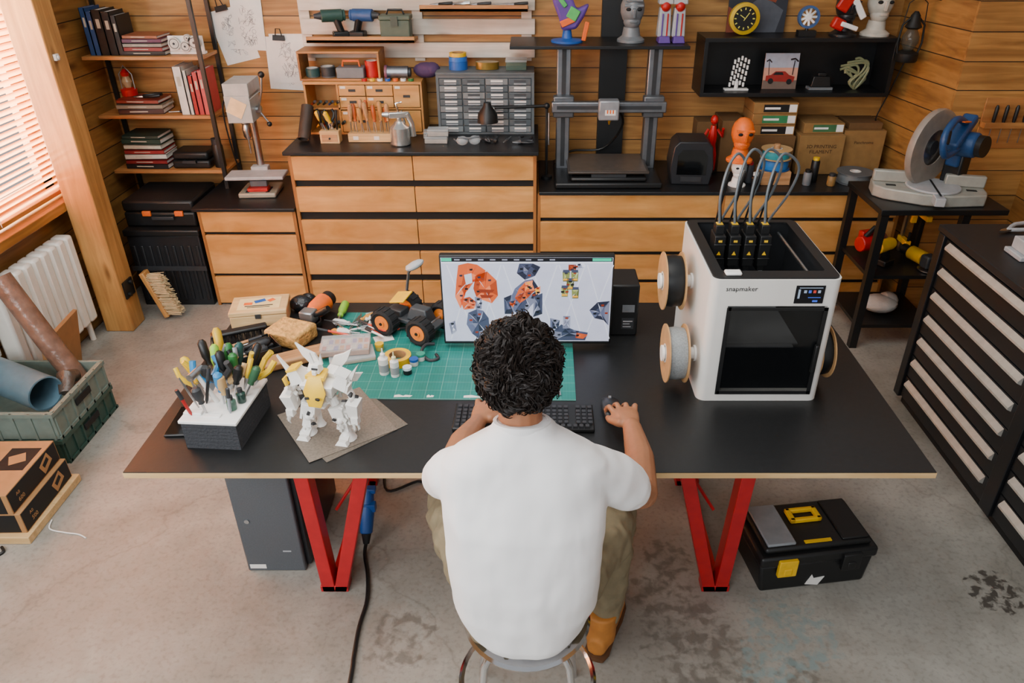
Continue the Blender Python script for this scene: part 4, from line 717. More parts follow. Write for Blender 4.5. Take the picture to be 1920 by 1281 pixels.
for (xx,zz,w,h,rz,yy) in ((-1.78,1.49,.21,.3,-.22,4.747),(-1.68,1.55,.18,.28,.05,4.743),(-1.5,1.33,.21,.3,.05,4.747),(-1.47,1.36,.2,.28,.0,4.743)):
    t=top('drawing_sheet','white paper sheet with pencil mechanical sketches on wall','paper',(xx,yy,zz),rot=(0,rz,0),group='clipped drawings')
    ob('sheet',G().box(-w/2,w/2,-.001,.002,-h/2,h/2),PAPER,t); g=G(); q=random.Random(int(xx*-100))
    for k in range(34):
        z0=-h*.38+q.random()*h*.7; x0=q.uniform(-w*.25,w*.25)*(1-abs(z0)/h); P=[(x0,-.0015,z0)]
        for j in range(4): P.append((x0+q.uniform(-.02,.02),-.0015,z0+q.uniform(-.025,.025)))
        g.tube(P,.0006,4)
    for k in range(8): xk=q.uniform(-w*.2,w*.2);zk=q.uniform(-h*.3,h*.3);rk=q.uniform(.006,.016); g.tube([(xk+rk*math.cos(a*.7),-.0015,zk+rk*math.sin(a*.7)) for a in range(10)],.0006,4)
    ob('pencil_sketch',g,mat('#6a6a6c',.7),t)
for xx,zz,rr_ in ((-1.82,1.645,-.22),(-1.51,1.485,.05)):
    t=top('binder_clip','black binder clip holding drawings on the wall','clip',(xx,4.733,zz),rot=(0,rr_,0),group='binder clips'); ob('clip_body',G().prism([(-.012,-.02),(.0,.01),(.012,-.02)],-.035,.035,'x'),BLK,t); ob('clip_wire',G().tube([(-.02,0,.0),(-.012,-.005,.045),(.012,-.005,.045),(.02,0,0)],.003,6),BLK,t)
# drill press
t=top('drill_press','grey bench drill press on steel column','drill press',(-1.66,4.4,.64),rz=.06)
ob('base',G().box(-.11,.11,-.1,.12,0,.03),mat('#9b9a8c',.5,.2),t,bev=.008)
for x in (-.06,.06): ob('base_slot',G().box(x-.01,x+.01,-.08,.02,.03,.032),BLKM,t)
ob('column',G().cyl((0,.09,.03),(0,.09,.62),.022),STEEL,t); ob('vise',G().box(-.06,.06,-.07,.0,.03,.05).box(-.05,.05,-.03,.02,.05,.085,1),[RED,GR],t,bev=.003)
ob('work_table',G().box(-.17,.17,-.1,.05,.11,.13).box(-.05,.05,.04,.1,.08,.15),LG,t,bev=.005)
hd=ob('drill_head',G().cb((-.01,.0,.52),(.14,.2,.15)).cb((-.01,.03,.62),(.14,.24,.08)).cb((-.0,.09,.48),(.08,.08,.1)).cyl((-.01,-.02,.45),(-.01,-.02,.54),.05).cb((-.01,.03,.575),(.146,.246,.006)),mat('#a5a9a7',.4),t,bev=.014)
ob('chuck',G().lathe([(.005,.33),(.022,.35),(.025,.4),(.018,.42),(.03,.43),(.03,.46)],20,c=(-.01,-.02,0)).cyl((-.01,-.02,.25),(-.01,-.02,.34),.005),STEEL,t)
ob('feed_lever',G().tube([(.08,-.03,.5),(.13,-.08,.62),(.15,-.1,.7)],.006,8).sph((.15,-.1,.71),.018,1).tube([(.07,0,.5),(.12,.0,.42)],.006).sph((.12,0,.415),.015,1).cyl((.05,0,.5),(.09,0,.5),.02),[STEEL,BLK],t)
ob('warning_label',G().cb((-.02,-.102,.53),(.09,.002,.09),0,(0,.5,0)),mat('#e0c494',.7),hd); ob('drill_cable',G().tube(spl([(-.06,.1,.6),(-.16,.1,.5),(-.17,.15,.2),(-.15,.2,.02)]),.005),BLK,t)
# pallet
t=top('pallet_panel','whitewashed slatted wooden panel mounted on the wall','wall panel',(-.68,4.745,1.3))
for z in (.07,.2,.33,.46,.59): ob('slat',G().box(-.68,.69,-.03,-.012,z,z+.085),W_WHT,t,bev=.003)
for x in (-.66,0,.64): ob('batten',G().box(x-.03,x+.03,-.012,.004,.05,.7),W_WHT,t)
for x0,x1,z in ((-1.3,-.68,1.475),(-.64,-.03,1.64)): ob('wall_ledge',G().box(x0,x1,4.56,4.712,z,z+.018).box(x0,x1,4.56,4.568,z,z+.035),W_SH,bev=.002,label='narrow wooden ledge shelf on the slatted panel',cat='shelf',group='ledge shelves')
def drill(x,y,z,c,rz,label,group='power drills on the ledge'):
    t=top('power_drill',label,'power drill',(x,y,z),rz=rz,group=group); ob('motor_housing',G().cyl((-.02,0,.12),(.1,0,.12),.034).cyl((.1,0,.12),(.115,0,.12),.03),c,t,bev=.004); ob('grip',G().tube([(.06,0,.11),(.085,0,.03)],[.022,.02],12,flat=1.3),BLK,t); ob('battery',G().box(.035,.125,-.035,.035,0,.035),BLK,t,bev=.006); ob('chuck',G().cyl((-.02,0,.12),(-.06,0,.12),.022,.012),DG,t)
drill(-1.19,4.61,1.494,mat('#22443c',.5),.35,'dark green and black cordless drill on the ledge'); drill(-.94,4.64,1.494,mat('#24487c',.5),3.0,'blue cordless drill on the ledge')
t=top('ammo_box','olive green plastic utility box on the ledge','box',(-.79,4.63,1.494)); OLV=mat('#4a5443',.5); ob('box_body',G().box(-.085,.085,-.05,.05,0,.1),OLV,t,bev=.005); ob('lid',G().box(-.09,.09,-.055,.055,.1,.125),OLV,t,bev=.005); ob('latch',G().box(-.02,.02,-.062,-.055,.07,.12),mat('#3a4235',.5),t); ob('handle',G().tube([(-.05,0,.125),(-.04,0,.15),(.04,0,.15),(.05,0,.125)],.006),BLK,t)
for x,c,k in ((-.55,BLK,'pliers'),(-.45,STEEL,'wire_cutter'),(-.33,DG,'pliers'),(-.22,STEEL,'tweezers'),(-.12,BLK,'pliers')): tool(k,(x-.05,4.63,1.67),(.8,.0,.05),c,.14,k.replace('_',' ')+' resting on upper ledge shelf','tools on the ledge')
t=top('drawer_organizer','wooden desktop organizer with small drawers and cubbies','organizer',(-1.34,4.5,.97)); g=G(); w=.69
g.box(0,w,0,.22,.0,.012).box(0,w,-.01,.22,.29,.305).box(0,.012,0,.22,.012,.29).box(w-.012,w,0,.22,.012,.29).box(.012,w-.012,.2,.22,.012,.29).box(.19,.202,0,.2,.012,.29).box(.012,w-.012,0,.2,.145,.157); ob('frame',g,mat('#bd8748',.5,var=.15,s=8),t,bev=.001)
for i,(x0,x1,z0,z1) in enumerate([(.206,.36,.225,.286),(.206,.36,.16,.22),(.364,.52,.225,.286),(.364,.52,.16,.22),(.524,.675,.16,.286),(.206,.44,.016,.14),(.444,.675,.016,.14)]):
    d=ob('drawer',G().box(x0,x1,-.006,.012,z0,z1),W_DRAW,t,bev=.002); ob('knob',G().box((x0+x1)/2-.02,(x0+x1)/2+.02,-.011,-.006,(z0+z1)/2-.006,(z0+z1)/2+.008),DG,d); ob('paper_tag',G().box(x0+.01,x0+.04,-.0075,-.006,z1-.02,z1-.006),PAPER,d)
for i in range(5): tool('pen',(-1.31+i*.034,4.52,1.14),(.15,-.3,.12),[RED,GN,BLK,BLU,YEL][i],.12,'coloured marker pen in the organizer cubby','markers in the organizer',1.4)
for i in range(5): tool('pen',(-1.31+i*.034,4.56,.995),(.2,-.3,.2),[YEL,RED,BLU,BLK,GN][i],.12,'coloured marker pen in the lower organizer cubby','markers in the organizer',1.6)
t=top('open_shelf_box','open wooden box shelf on top of the organizer','box shelf',(-1.12,4.6,1.276)); ob('frame',G().box(-.235,.235,-.09,.1,0,.012).box(-.235,.235,-.09,.1,.15,.162).box(-.235,-.223,-.09,.1,.012,.15).box(.223,.235,-.09,.1,.012,.15),W_SH,t,bev=.002)
t=top('case_with_handle','grey metal toolbox with orange carrying handle','toolbox',(-1.06,4.56,1.289)); ob('box_body',G().box(-.08,.08,-.05,.05,0,.06),GR,t,bev=.006); ob('handle',G().tube([(-.05,0,.06),(-.045,0,.09),(.045,0,.09),(.05,0,.06)],.007),ORG,t)
spool('small spool of red wire on the box shelf',(-.94,4.57,1.29),RED,.04,.09,(0,0,0),RED,'wire spools'); spool('small spool of dark wire on the box shelf',(-1.2,4.57,1.29),DG,.04,.06,(0,0,0),GR,'wire spools'); spool('small spool of teal wire on the box shelf',(-1.29,4.57,1.29),mat('#2b4a48'),.035,.05,(0,0,0),GR,'wire spools')
t=top('steel_cylinder_tool','steel and black grinder attachment on the organizer','tool',(-.79,4.56,1.276)); ob('barrel',G().cyl((-.06,0,.04),(.06,0,.04),.035),ALU,t); ob('collar',G().cyl((-.075,0,.04),(-.06,0,.04),.04),mat('#7a4a5a',.5),t); ob('spindle',G().cyl((.06,0,.04),(.075,0,.04),.025),DG,t)
ob('fabric_pouch',G().sph((0,0,.045),(.08,.05,.045)).sph((.03,0,.05),(.05,.05,.04)),mat('#4b3358',.8,bump=.6,s=15),loc=(-.63,4.62,1.273),label='purple fabric tool pouch on the organizer',cat='pouch')
for i in range(7): tape(-.98+i*.045,4.51,1.277,.016,.014,[RED,YEL,WHS,BLU,ORG,WHS,GN][i],'tiny coloured roll of tape on the organizer','small tape rolls')
t=top('chisel_rack','low light wood tool rack on the black worktop','tool rack',(-.94,4.36,.971)); ob('rack_block',G().box(-.13,.13,-.04,.04,0,.05),W_LT,t,bev=.003)
for x in (-.085,.035): ob('paper_tag',G().box(x-.015,x+.015,-.0415,-.04,.015,.035),PAPER,t)
for i in range(13): tool(['file','awl','screwdriver'][i%3],(-1.055+i*.0185,4.35+.02*(i%2),1.015),(R.uniform(-.12,.12),R.uniform(-.1,.1),1),[W_BR,W_POST,mat('#b5531f',.4)][i%3],R.uniform(.14,.19),'wood-handled carving tool standing in the rack','carving tools',1.1)
t=top('tool_box_holder','small open wooden box holding short tools','tool holder',(-1.17,4.33,.971)); ob('box_frame',G().box(-.055,.055,-.035,.035,0,.07).box(-.045,.045,-.037,-.035,.01,.05,1),[W_LT,W_BR],t,bev=.002); ob('knob',G().sph((0,-.04,.03),.006),DG,t)
for i in range(6): tool(['pliers','screwdriver','pen'][i%3],(-1.21+i*.016,4.33,1.035),(R.uniform(-.4,.3),R.uniform(-.2,.2),1),[BLK,YEL,BLK][i%3],.12,'short tool standing in the wooden box','tools in the box',1.2)
g=G(); g.ring([(.035,0),(.035,.2),(.031,.2),(.031,0)],20,0,Matrix.Translation((-1.33,4.33,.985))@V((.02,.14,.2)).to_track_quat('Z','Y').to_matrix().to_4x4()); ob('cardboard_roll',g,mat('#3a2e26',.6),label='dark brown rolled tube leaning on the organizer',cat='tube')
t=top('spray_gun','silver paint spray gun with cup on the worktop','spray gun',(-.76,4.28,.971),rz=.2,scale=1.15); SG0=mat('#c8c8c4',.25,.8); ob('paint_cup',G().lathe([(.045,0),(.05,.005),(.05,.085),(.03,.1),(.02,.115)],24),SG0,t); ob('gun_body',G().cb((0,0,.145),(.1,.028,.03)).tube([(0,0,.11),(0,0,.14)],.014),SG0,t,bev=.006); ob('nozzle',G().cyl((-.05,0,.148),(-.08,0,.15),.016,.01),SG0,t); ob('grip',G().tube([(.04,0,.15),(.06,0,.1),(.065,0,.04)],[.014,.013,.015],12,flat=1.4),SG0,t); ob('trigger',G().tube([(.015,0,.165),(.025,0,.12),(.03,0,.08)],.004),STEEL,t); ob('hook',G().tube([(0,0,.16),(-.01,0,.2),(.02,0,.205)],.005),CHR,t)
for i,(x,y,z,w,l) in enumerate([(-.56,4.33,.971,.13,'low'),(-.55,4.34,1.01,.12,'stacked'),(-.6,4.44,.971,.1,'small')]):
    t=top('parts_case','clear plastic '+l+' hardware box on the worktop','parts case',(x,y,z),rz=.05*i,group='hardware boxes'); ob('case_tray',G().box(-w/2,w/2,-.04,.04,0,.025),mat('#b9b6b0',.3,alpha=.7),t,bev=.003); ob('case_lid',G().box(-w/2,w/2,-.04,.04,.026,.038),CLR,t,bev=.003)
t=top('safety_goggles','clear safety goggles resting on the worktop','goggles',(-.37,4.26,.971),rz=.2)
for s_ in(-1,1): ob('lens',G().sph((s_*.035,0,.028),(.035,.022,.027)),CLR,t); ob('temple_arm',G().tube([(s_*.07,0,.03),(s_*.075,.07,.02)],.004),GR,t)
ob('bridge',G().tube([(-.06,-.01,.05),(0,-.02,.045),(.06,-.01,.05)],.006),GR,t)
for i in range(5): tool(['pliers','wire_cutter','tweezers'][i%3],(-.25+i*.04,4.28,.983),(R.uniform(-.6,1),R.uniform(.1,.8),.0),DG,.13,'dark steel hand tool lying on the worktop','worktop tools')
t=top('parts_cabinet','grey small-parts cabinet with clear drawers','parts cabinet',(-.565,4.5,.971)); CW,CH=.57,.345
g=G().box(0,CW,.012,.2,0,CH).box(0,CW,0,.012,0,.012).box(0,CW,0,.012,CH-.02,CH).box(0,.015,0,.012,.012,CH-.02).box(CW-.015,CW,0,.012,.012,CH-.02).box(0,CW,-.01,.2,CH,CH+.01); ob('cabinet_frame',g,mat('#5c6265',.5),t)
dm=mat('#5f666a',.25,alpha=.9)
for c in range(4):
    for r in range(8):
        x0=.018+c*.135; z0=.014+r*.0388
        d=ob('drawer',G().box(x0,x0+.129,-.004,.01,z0,z0+.034),dm if (c+r)%3 else mat('#7f8587',.25,alpha=.9),t,bev=.002); ob('drawer_pull',G().box(x0+.03,x0+.1,-.012,-.004,z0+.004,z0+.009).box(x0+.03,x0+.1,-.005,-.0035,z0+.016,z0+.027,1),[LG,mat('#3a3d40') if (c*r)%2 else PAPER],d)
tape(-.44,4.6,1.327,.055,.045,BLU,'roll of blue tape on the parts cabinet'); tape(-.44,4.6,1.373,.053,.025,mat('#2d6ac0',.4),'second roll of blue tape'); tape(-.44,4.6,1.399,.05,.02,YEL,'roll of yellow tape atop blue rolls')
ob('brass_tin',G().lathe([(.04,0),(.04,.04),(.001,.041)],20,M=Matrix.Translation((-.27,4.6,1.328))@Matrix.Scale(1.7,4,(1,0,0))),mat('#8f7434',.3,.6),label='oval brass tin on the parts cabinet',cat='tin')
t=top('parts_case','clear plastic box on the parts cabinet','parts case',(-.1,4.6,1.327),group='hardware boxes'); ob('case_tray',G().box(-.06,.06,-.05,.05,0,.045),mat('#5f7568',.3,alpha=.6),t,bev=.003); ob('case_lid',G().box(-.062,.062,-.052,.052,.046,.058),CLR,t)
t=top('desk_lamp','black articulated desk lamp in front of parts cabinet','desk lamp',(.078,4.38,.74)); ob('lamp_base',G().lathe([(.034,0),(.034,.015),(.01,.025)],24),BLK,t); ob('lamp_arm',G().tube([(0,0,.02),(.0,.02,.42)],.008).tube([(0,.02,.42),(-.3,-.03,.42)],.009).sph((0,.02,.42),.018),BLK,t); ob('lamp_shade',G().lathe([(.06,-.08),(.055,-.03),(.025,.01),(.02,.03)],24,c=(-.34,-.03,.42)),BLK,t); ob('spring',G().tube([(0.012,.0,.2),(.012,.02,.38)],.005),STEEL,t)
# open printer
t=top('printer_open_frame','large open-frame 3d printer with dual aluminium columns','3d printer',(.435,4.4,.741))
ob('printer_base',G().box(-.31,.31,-.23,.25,0,.035).box(-.22,.22,-.21,.2,.035,.06),BLK,t,bev=.01)
ob('print_bed',G().box(-.235,.235,-.19,.18,.075,.09),mat('#4a423c',.45,.3),t,bev=.004); ob('bed_sheet',G().box(-.22,.22,-.175,.17,.09,.092),mat('#6a6058',.4,.4),t)
ob('bed_carriage',G().box(-.1,.1,-.2,.2,.06,.075),DG,t)
for x in(-.26,.26):
    c_=ob('column',G().box(x-.04,x+.04,.06,.13,.03,.73),ALU,t,bev=.006); ob('column_channel',G().box(x-.012,x+.012,.055,.062,.05,.72),DG,c_)
    ob('carriage_clamp',G().box(x-.06,x+.06,.0,.06,.35,.47),mat('#6b6e72',.4,.6),t,bev=.008)
ob('gantry_beam',G().box(-.33,.33,-.03,.02,.385,.445),ALU,t,bev=.006); ob('beam_channel',G().box(-.3,.3,-.034,-.03,.405,.425),DG,t)
h=ob('tool_head',G().box(-.065,.05,-.11,-.035,.36,.47),mat('#9a9da2',.4,.4),t,bev=.008); ob('head_label',G().box(-.03,.03,-.1115,-.11,.39,.42).box(-.02,-.012,-.1118,-.1115,.4,.42,1).box(-.004,.004,-.1118,-.1115,.4,.42,1).box(.012,.02,-.1118,-.1115,.4,.42,1),[WH,ORG],h); ob('nozzle',G().cyl((0,-.07,.36),(0,-.07,.33),.012,.004),mat('#c79a3a',.3,.8),h)
ob('cable_loom',G().tube(spl([(0,-.04,.47),(.1,.1,.3),(.0,.2,.12),(-.2,.2,.1),(-.3,.1,.05)]),.007),BLK,t)
ob('mast',G().box(.4,.56,4.7,4.749,.742,2.2),BLK,label='tall black panel mast fixed to the wall behind printer',cat='panel')
ob('display_shelf',G().box(-.13,.86,4.34,4.69,1.475,1.492),mat('#0f1011',.4),bev=.002,label='long black display shelf above the large printer',cat='shelf')
t=top('abstract_bust','purple, green and orange sculpted bust on a stand','sculpture',(.19,4.5,1.492)); ob('stand',G().lathe([(.09,0),(.09,.01),(.03,.02),(.02,.08)],20),BLU,t); ob('sculpted_form',G().prism([(-.03,.06),(.05,.07),(.09,.13),(.12,.2),(.05,.17),(.02,.24),(-.11,.32),(-.08,.2),(-.05,.13)],-.04,.04,'y'),PUR,t,bev=.015); ob('accent',G().cb((.03,-.045,.15),(.06,.014,.06),0,(0,.5,0)),mat('#4fae5a',.4),t,bev=.004); ob('accent',G().cb((-.03,-.045,.21),(.06,.014,.025),0,(0,.9,0)),mat('#4fae5a',.4),t,bev=.004); ob('accent',G().cb((.0,-.04,.11),(.08,.02,.035),0,(0,-.4,0)),ORG,t,bev=.004); ob('accent',G().cb((.1,-.04,.06),(.025,.014,.1),0,(0,.2,0)),ORG,t,bev=.004)
def bust(x,y,z,h,c,lab,c2=None,name='head_sculpture'):
    t=top(name,lab,'sculpture',(x,y,z)); ob('neck_base',G().lathe([(h*.3,0),(h*.3,h*.05),(h*.2,h*.12),(h*.17,h*.3)],20),c2 or c,t,bev=.001)
    g=G().sph((0,.0,h*.66),(h*.26,h*.3,h*.34)).sph((0,-h*.05,h*.42),(h*.19,h*.2,h*.17)).cb((0,-h*.29,h*.6),(h*.07,h*.1,h*.18),0,(.2,0,0)).cb((0,-h*.24,h*.74),(h*.4,h*.08,h*.05)).cb((0,-h*.24,h*.42),(h*.16,h*.04,h*.03))
    ob('head_form',g,c,t,bev=.003)
    for s_ in(-1,1): ob('eye_socket',G().sph((s_*h*.11,-h*.265,h*.67),(h*.06,h*.03,h*.035)),BLKM,t)
    return t
b_=bust(.55,4.5,1.493,.26,mat('#747a7e',.45,.2),'grey metallic sculpted mask head on display shelf'); ob('brow_plate',G().cb((0,-.06,.225),(.09,.03,.02)),GR,b_)
for x in (.75,.83):
    t=top('robot_leg_model','grey and purple model robot leg standing on shelf','robot model',(x-.02,4.5,1.493),group='robot leg models',scale=1.15)
    ob('foot',G().cb((0,-.02,.015),(.06,.09,.03),0,tap=.8),PUR,t,bev=.004); ob('shin',G().cb((0,0,.09),(.065,.06,.13),0,tap=.8),LG,t,bev=.005); ob('knee',G().sph((0,-.02,.16),.024),RED,t); ob('thigh',G().cb((0,0,.22),(.07,.065,.1),0,tap=.8),LG,t,bev=.005); ob('shin_stripe',G().cb((-.012,-.03,.08),(.006,.006,.1)),PUR,t); ob('shin_stripe',G().cb((.012,-.03,.08),(.006,.006,.1)),RED,t)
t=top('filament_dryer','black angular filament dryer box on the worktop','dryer',(.925,4.35,.741),rz=-.06); ob('dryer_body',G().prism([(-.11,0),(.11,0),(.125,.1),(.11,.22),(.08,.25),(-.08,.25),(-.11,.22),(-.125,.1)],-.1,.11,'y'),mat('#222327',.4),t,bev=.006); ob('dryer_window',G().prism([(-.085,.06),(.085,.06),(.085,.17),(.06,.205),(-.06,.205),(-.085,.17)],-.103,-.1,'y'),GLASS,t); ob('front_grille',G().box(-.06,.06,-.106,-.103,.02,.05),DG,t)
def fbox(x0,x1,y0,y1,z0,z1,c,lab,strip=None,txt=None,ts=.03):
    t=top('filament_box',lab,'cardboard box',((x0+x1)/2,(y0+y1)/2,z0),group='filament boxes'); w,d,h=(x1-x0)/2,(y1-y0)/2,z1-z0
    ob('carton',G().box(-w,w,-d,d,0,h),c,t,bev=.002)
    if strip: ob('printed_label',G().box(-w*.55,w*.6,-d-.001,-d,h*.15,h*.85).box(w*.6,w*.95,-d-.001,-d,h*.15,h*.85,1).box(-w*.5,w*.2,-d-.0016,-d-.001,h*.4,h*.6,1),[strip,WHS],t)
    if txt:
        for k,s in enumerate(txt.split('|')): text(t,s,ts,(0,-d-.0012,h*.72-k*ts*1.05),FR,mat('#4a3018',.8))
CB2=mat('#8f6a3a',.85,var=.1); CB3=mat('#684a28',.85,var=.1)
fbox(1.13,1.27,4.5,4.73,.741,1.05,CB3,'brown cardboard box behind the dryer')
fbox(1.28,1.57,4.47,4.73,.741,.965,CB3,'brown cardboard box under the labelled boxes')
for i,(st,n) in enumerate(((BLKM,'black'),(mat('#2f7d4f',.5),'green'),(BLKM,'black'))): fbox(1.3,1.56,4.49,4.72,.966+i*.064,1.028+i*.064,CB2,'flat filament box with '+n+' printed label',st)
fbox(1.59,1.86,4.45,4.72,.741,.975,CB2,'brown cardboard filament shipping box',None,'3D PRINTING|FILAMENT',.03)
fbox(1.62,1.86,4.5,4.72,.976,1.036,CB2,'flat filament box with green printed label',mat('#3d6a45',.5))
fbox(1.87,2.12,4.5,4.72,.741,.99,CB2,'brown filament box with dark label',None,'Panchroma',.026)
fbox(1.9,2.1,4.53,4.72,.991,1.03,CB3,'thin brown box on top of stack')
fbox(1.0,1.12,4.6,4.73,.741,1.02,CB3,'narrow brown cardboard box beside the wall')
ob('spool_stand',G().box(1.33,1.5,4.24,4.39,.741,.82).cyl((1.415,4.31,.82),(1.415,4.31,.965),.018),W_BR,bev=.003,label='light wooden box stand holding filament spools',cat='stand')
spool('spool of blue filament stacked on the wooden stand',(1.415,4.31,.822),mat('#2a72b8',.4),.088,.06,(0,0,0),mat('#1c4f8a',.5)); spool('spool of teal filament on top of the stack',(1.415,4.31,.885),mat('#2a8f9a',.4),.088,.055,(0,0,0),mat('#c9a06a',.6))
spool('spool of grey filament lying flat on the worktop',(1.9,4.31,.742),mat('#6c7072',.4),.105,.062,(0,0,0),mat('#5a5d60',.5))
bust(1.19,4.24,.741,.17,WHS,'white sculpted bust base carrying the orange head',name='bust_sculpture')
bust(1.19,4.26,.88,.25,mat('#f0701c',.45),'bright orange printed skull-like head sculpture')
for i,(x,y,h,c) in enumerate(((1.29,4.22,.06,BLK),(1.27,4.3,.1,mat('#3a3d42')),(1.6,4.25,.07,GR),(1.66,4.32,.12,BLK),(1.74,4.24,.05,mat('#8a6a3a')))):
    s=top('small_canister','small capped container standing on the worktop','container',(x,y,.741),group='small containers'); ob('canister_body',G().lathe([(.022,0),(.024,.004),(.024,h),(.02,h+.006)],18),c,s); ob('canister_cap',G().lathe([(.018,h+.005),(.018,h+.022),(.001,h+.023)],16),[WH,RED,BLK,YEL,DG][i],s)
t=top('red_figurine','small slim red figurine among the boxes','figurine',(1.075,4.5,.741),scale=1.3); ob('figure_base',G().lathe([(.04,0),(.04,.01),(.001,.012)],20),BLK,t); ob('figure_body',G().tube([(-.015,0,.01),(-.02,0,.08),(-.01,0,.13)],.01).tube([(.02,0,.01),(.02,0,.08),(.01,0,.13)],.01).tube([(0,0,.12),(0,-.01,.17),(.0,-.01,.22)],[.018,.022,.012]).sph((0,-.01,.245),(.018,.02,.022)).tube([(-.02,0,.2),(-.045,-.01,.16),(-.03,-.03,.13)],.007).tube([(.02,0,.2),(.045,-.01,.17),(.04,-.03,.21)],.007),RED,t)
t=top('wall_cubby_shelf','black open-fronted wall shelf box with displayed models','shelf',(1.52,4.74,1.19)); ob('shelf_frame',G().box(-.55,.55,-.25,0,.0,.022).box(-.55,.55,-.25,0,.3,.322).box(-.55,-.528,-.25,0,.022,.3).box(.528,.55,-.25,0,.022,.3).box(-.528,.528,-.012,.009,.022,.3),mat('#0f1012',.4),t,bev=.001)
t=top('skeleton_model','white articulated skeletal hand model on the shelf','model',(1.2,4.58,1.213)); ob('base',G().box(-.07,.07,-.02,.02,0,.008),WHS,t); g=G()
for i in range(5):
    for j in range(5): g.cb((-.04+i*.02+j*.004,0,.03+j*.032+.01*(2-abs(i-2))),(.011,.012,.024))
g.tube([(0,0,0),(0,0,.05)],.012); ob('finger_bones',g,WHS,t,bev=.002)
t=top('car_picture','small framed picture of a red car at sunset with palms','picture',(1.46,4.6,1.213),rot=(-.08,0,0)); ob('picture_panel',G().box(-.1,.1,0,.006,0,.2),mat('#c8917c',.6),t)
ob('picture_sky',G().box(-.1,.1,-.001,0,.12,.2).box(-.1,.1,-.001,0,.0,.05,1),[mat('#a7a9b8',.6),mat('#6a5a50',.6)],t)
ob('picture_car',G().prism([(-.085,.045),(.08,.04),(.085,.07),(.05,.08),(.025,.1),(-.03,.1),(-.055,.08),(-.085,.075)],-.003,-.001,'y').prism([(-.045,.08),(.018,.08),(.01,.095),(-.03,.095)],-.004,-.003,'y',1).cyl((-.055,-.004,.045),(-.055,-.001,.045),.016,m=1).cyl((.055,-.004,.042),(.055,-.001,.042),.016,m=1),[mat('#8e1f1a',.5),BLKM],t)
ob('picture_palm',G().tube([(.07,-.002,.08),(.075,-.002,.16)],.003,5).tube([(.05,-.002,.165),(.075,-.002,.17),(.095,-.002,.155)],.005,5).tube([(-.07,-.002,.08),(-.075,-.002,.16)],.002,5).tube([(-.09,-.002,.155),(-.075,-.002,.165),(-.06,-.002,.15)],.004,5),mat('#2b1a1c',.7),t)
t=top('black_model_box','small black display model with pale base','model',(1.7,4.6,1.213)); ob('model_body',G().cb((0,0,.045),(.12,.05,.06),0,tap=.8).cb((0,0,.085),(.05,.04,.02)),BLK,t,bev=.004); ob('model_base',G().box(-.07,.07,-.03,.03,0,.014),GR,t)
t=top('organic_sculpture','olive swirling organic sculpture on the shelf','sculpture',(1.91,4.6,1.213)); g=G()
for i in range(7):
    a=i*.9; g.tube(spl([(0,0,.0),(.04*math.cos(a),.02*math.sin(a),.04),(.03+.03*math.cos(a+1),.0,.07+.008*i),(-.02+.06*math.cos(a+2),.0,.1+.012*i),(-.06+.05*math.cos(a),0,.05+.02*i)],5),.007,7)
ob('swirl_form',g,mat('#7c805e',.5),t)
t=top('round_clock','round yellow-bezel wall clock standing on the black shelf','clock',(1.2,4.6,1.512)); Mx=Matrix.Translation((0,0,.09))@Euler(FR).to_matrix().to_4x4()
ob('clock_bezel',G().ring([(.085,-.01),(.085,.02),(.065,.024),(.065,-.01)],36,0,Mx),mat('#c8a51c',.4,.2),t); ob('clock_face',G().lathe([(.066,0),(.066,.012),(.0005,.013)],32,M=Mx),BLK,t)
g=G()
for k in range(12): a=k*pi/6; g.cb((.052*math.sin(a),-.014,.09+.052*math.cos(a)),(.006,.002,.012),0,(0,a,0))
g.cb((.01,-.015,.1),(.004,.002,.05),0,(0,.6,0)).cb((-.012,-.015,.1),(.004,.002,.035),0,(0,-1,0)); ob('clock_hands',g,mat('#d8d35a',.4),t)
ob('art_print',G().box(-.17,.17,0,.006,0,.3).prism([(-.1,.0),(.12,.0),(.15,.12),(.02,.2),(-.08,.12)],-.001,0,'y',1).prism([(-.17,.0),(-.02,.0),(-.08,.09),(-.17,.14)],-.002,-.001,'y',2).prism([(.03,.18),(.1,.16),(.12,.24),(.05,.27)],-.002,-.001,'y',2),[mat('#2a2c34',.6),mat('#4d5058',.6),mat('#7a3a24',.6)],loc=(1.3,4.71,1.513),label='dark abstract art print leaning on the wall',cat='picture')
t=top('turbine_model','small blue and white turbine gear model','model',(1.56,4.58,1.512)); ob('stand',G().cb((0,0,.015),(.1,.05,.03)).tube([(0,0,.03),(0,0,.05)],.01),BLK,t); ob('ring',G().ring([(.06,-.014),(.06,.014),(.047,.014),(.047,-.014)],28,0,Matrix.Translation((0,0,.1))@Euler(FR).to_matrix().to_4x4()),mat('#3a5a8a',.4),t); g=G().cyl((0,-.012,.1),(0,.012,.1),.014)
for k in range(9): a=k*2*pi/9; g.cb((.03*math.cos(a),0,.1+.03*math.sin(a)),(.036,.004,.012),0,(.4,-a,0))
ob('rotor',g,WHS,t)
b_=bust(1.77,4.58,1.512,.25,mat('#1a1a1c',.4),'black sculpted bust with red and white panels'); ob('panel',G().cb((-.04,-.065,.18),(.07,.03,.09),0,(0,.5,0)),RED,b_,bev=.01); ob('panel',G().cb((-.055,-.05,.07),(.07,.05,.06),0,(0,.4,0)),RED,b_,bev=.01); ob('panel',G().cb((.04,-.07,.15),(.035,.02,.12),0,(0,-.6,0)),WHS,b_,bev=.006); ob('panel',G().cb((.0,-.075,.06),(.1,.025,.025),0,(0,.3,0)),WHS,b_,bev=.006)
bust(1.96,4.6,1.512,.27,mat('#bfb8aa',.6),'pale plaster bust on the black shelf')
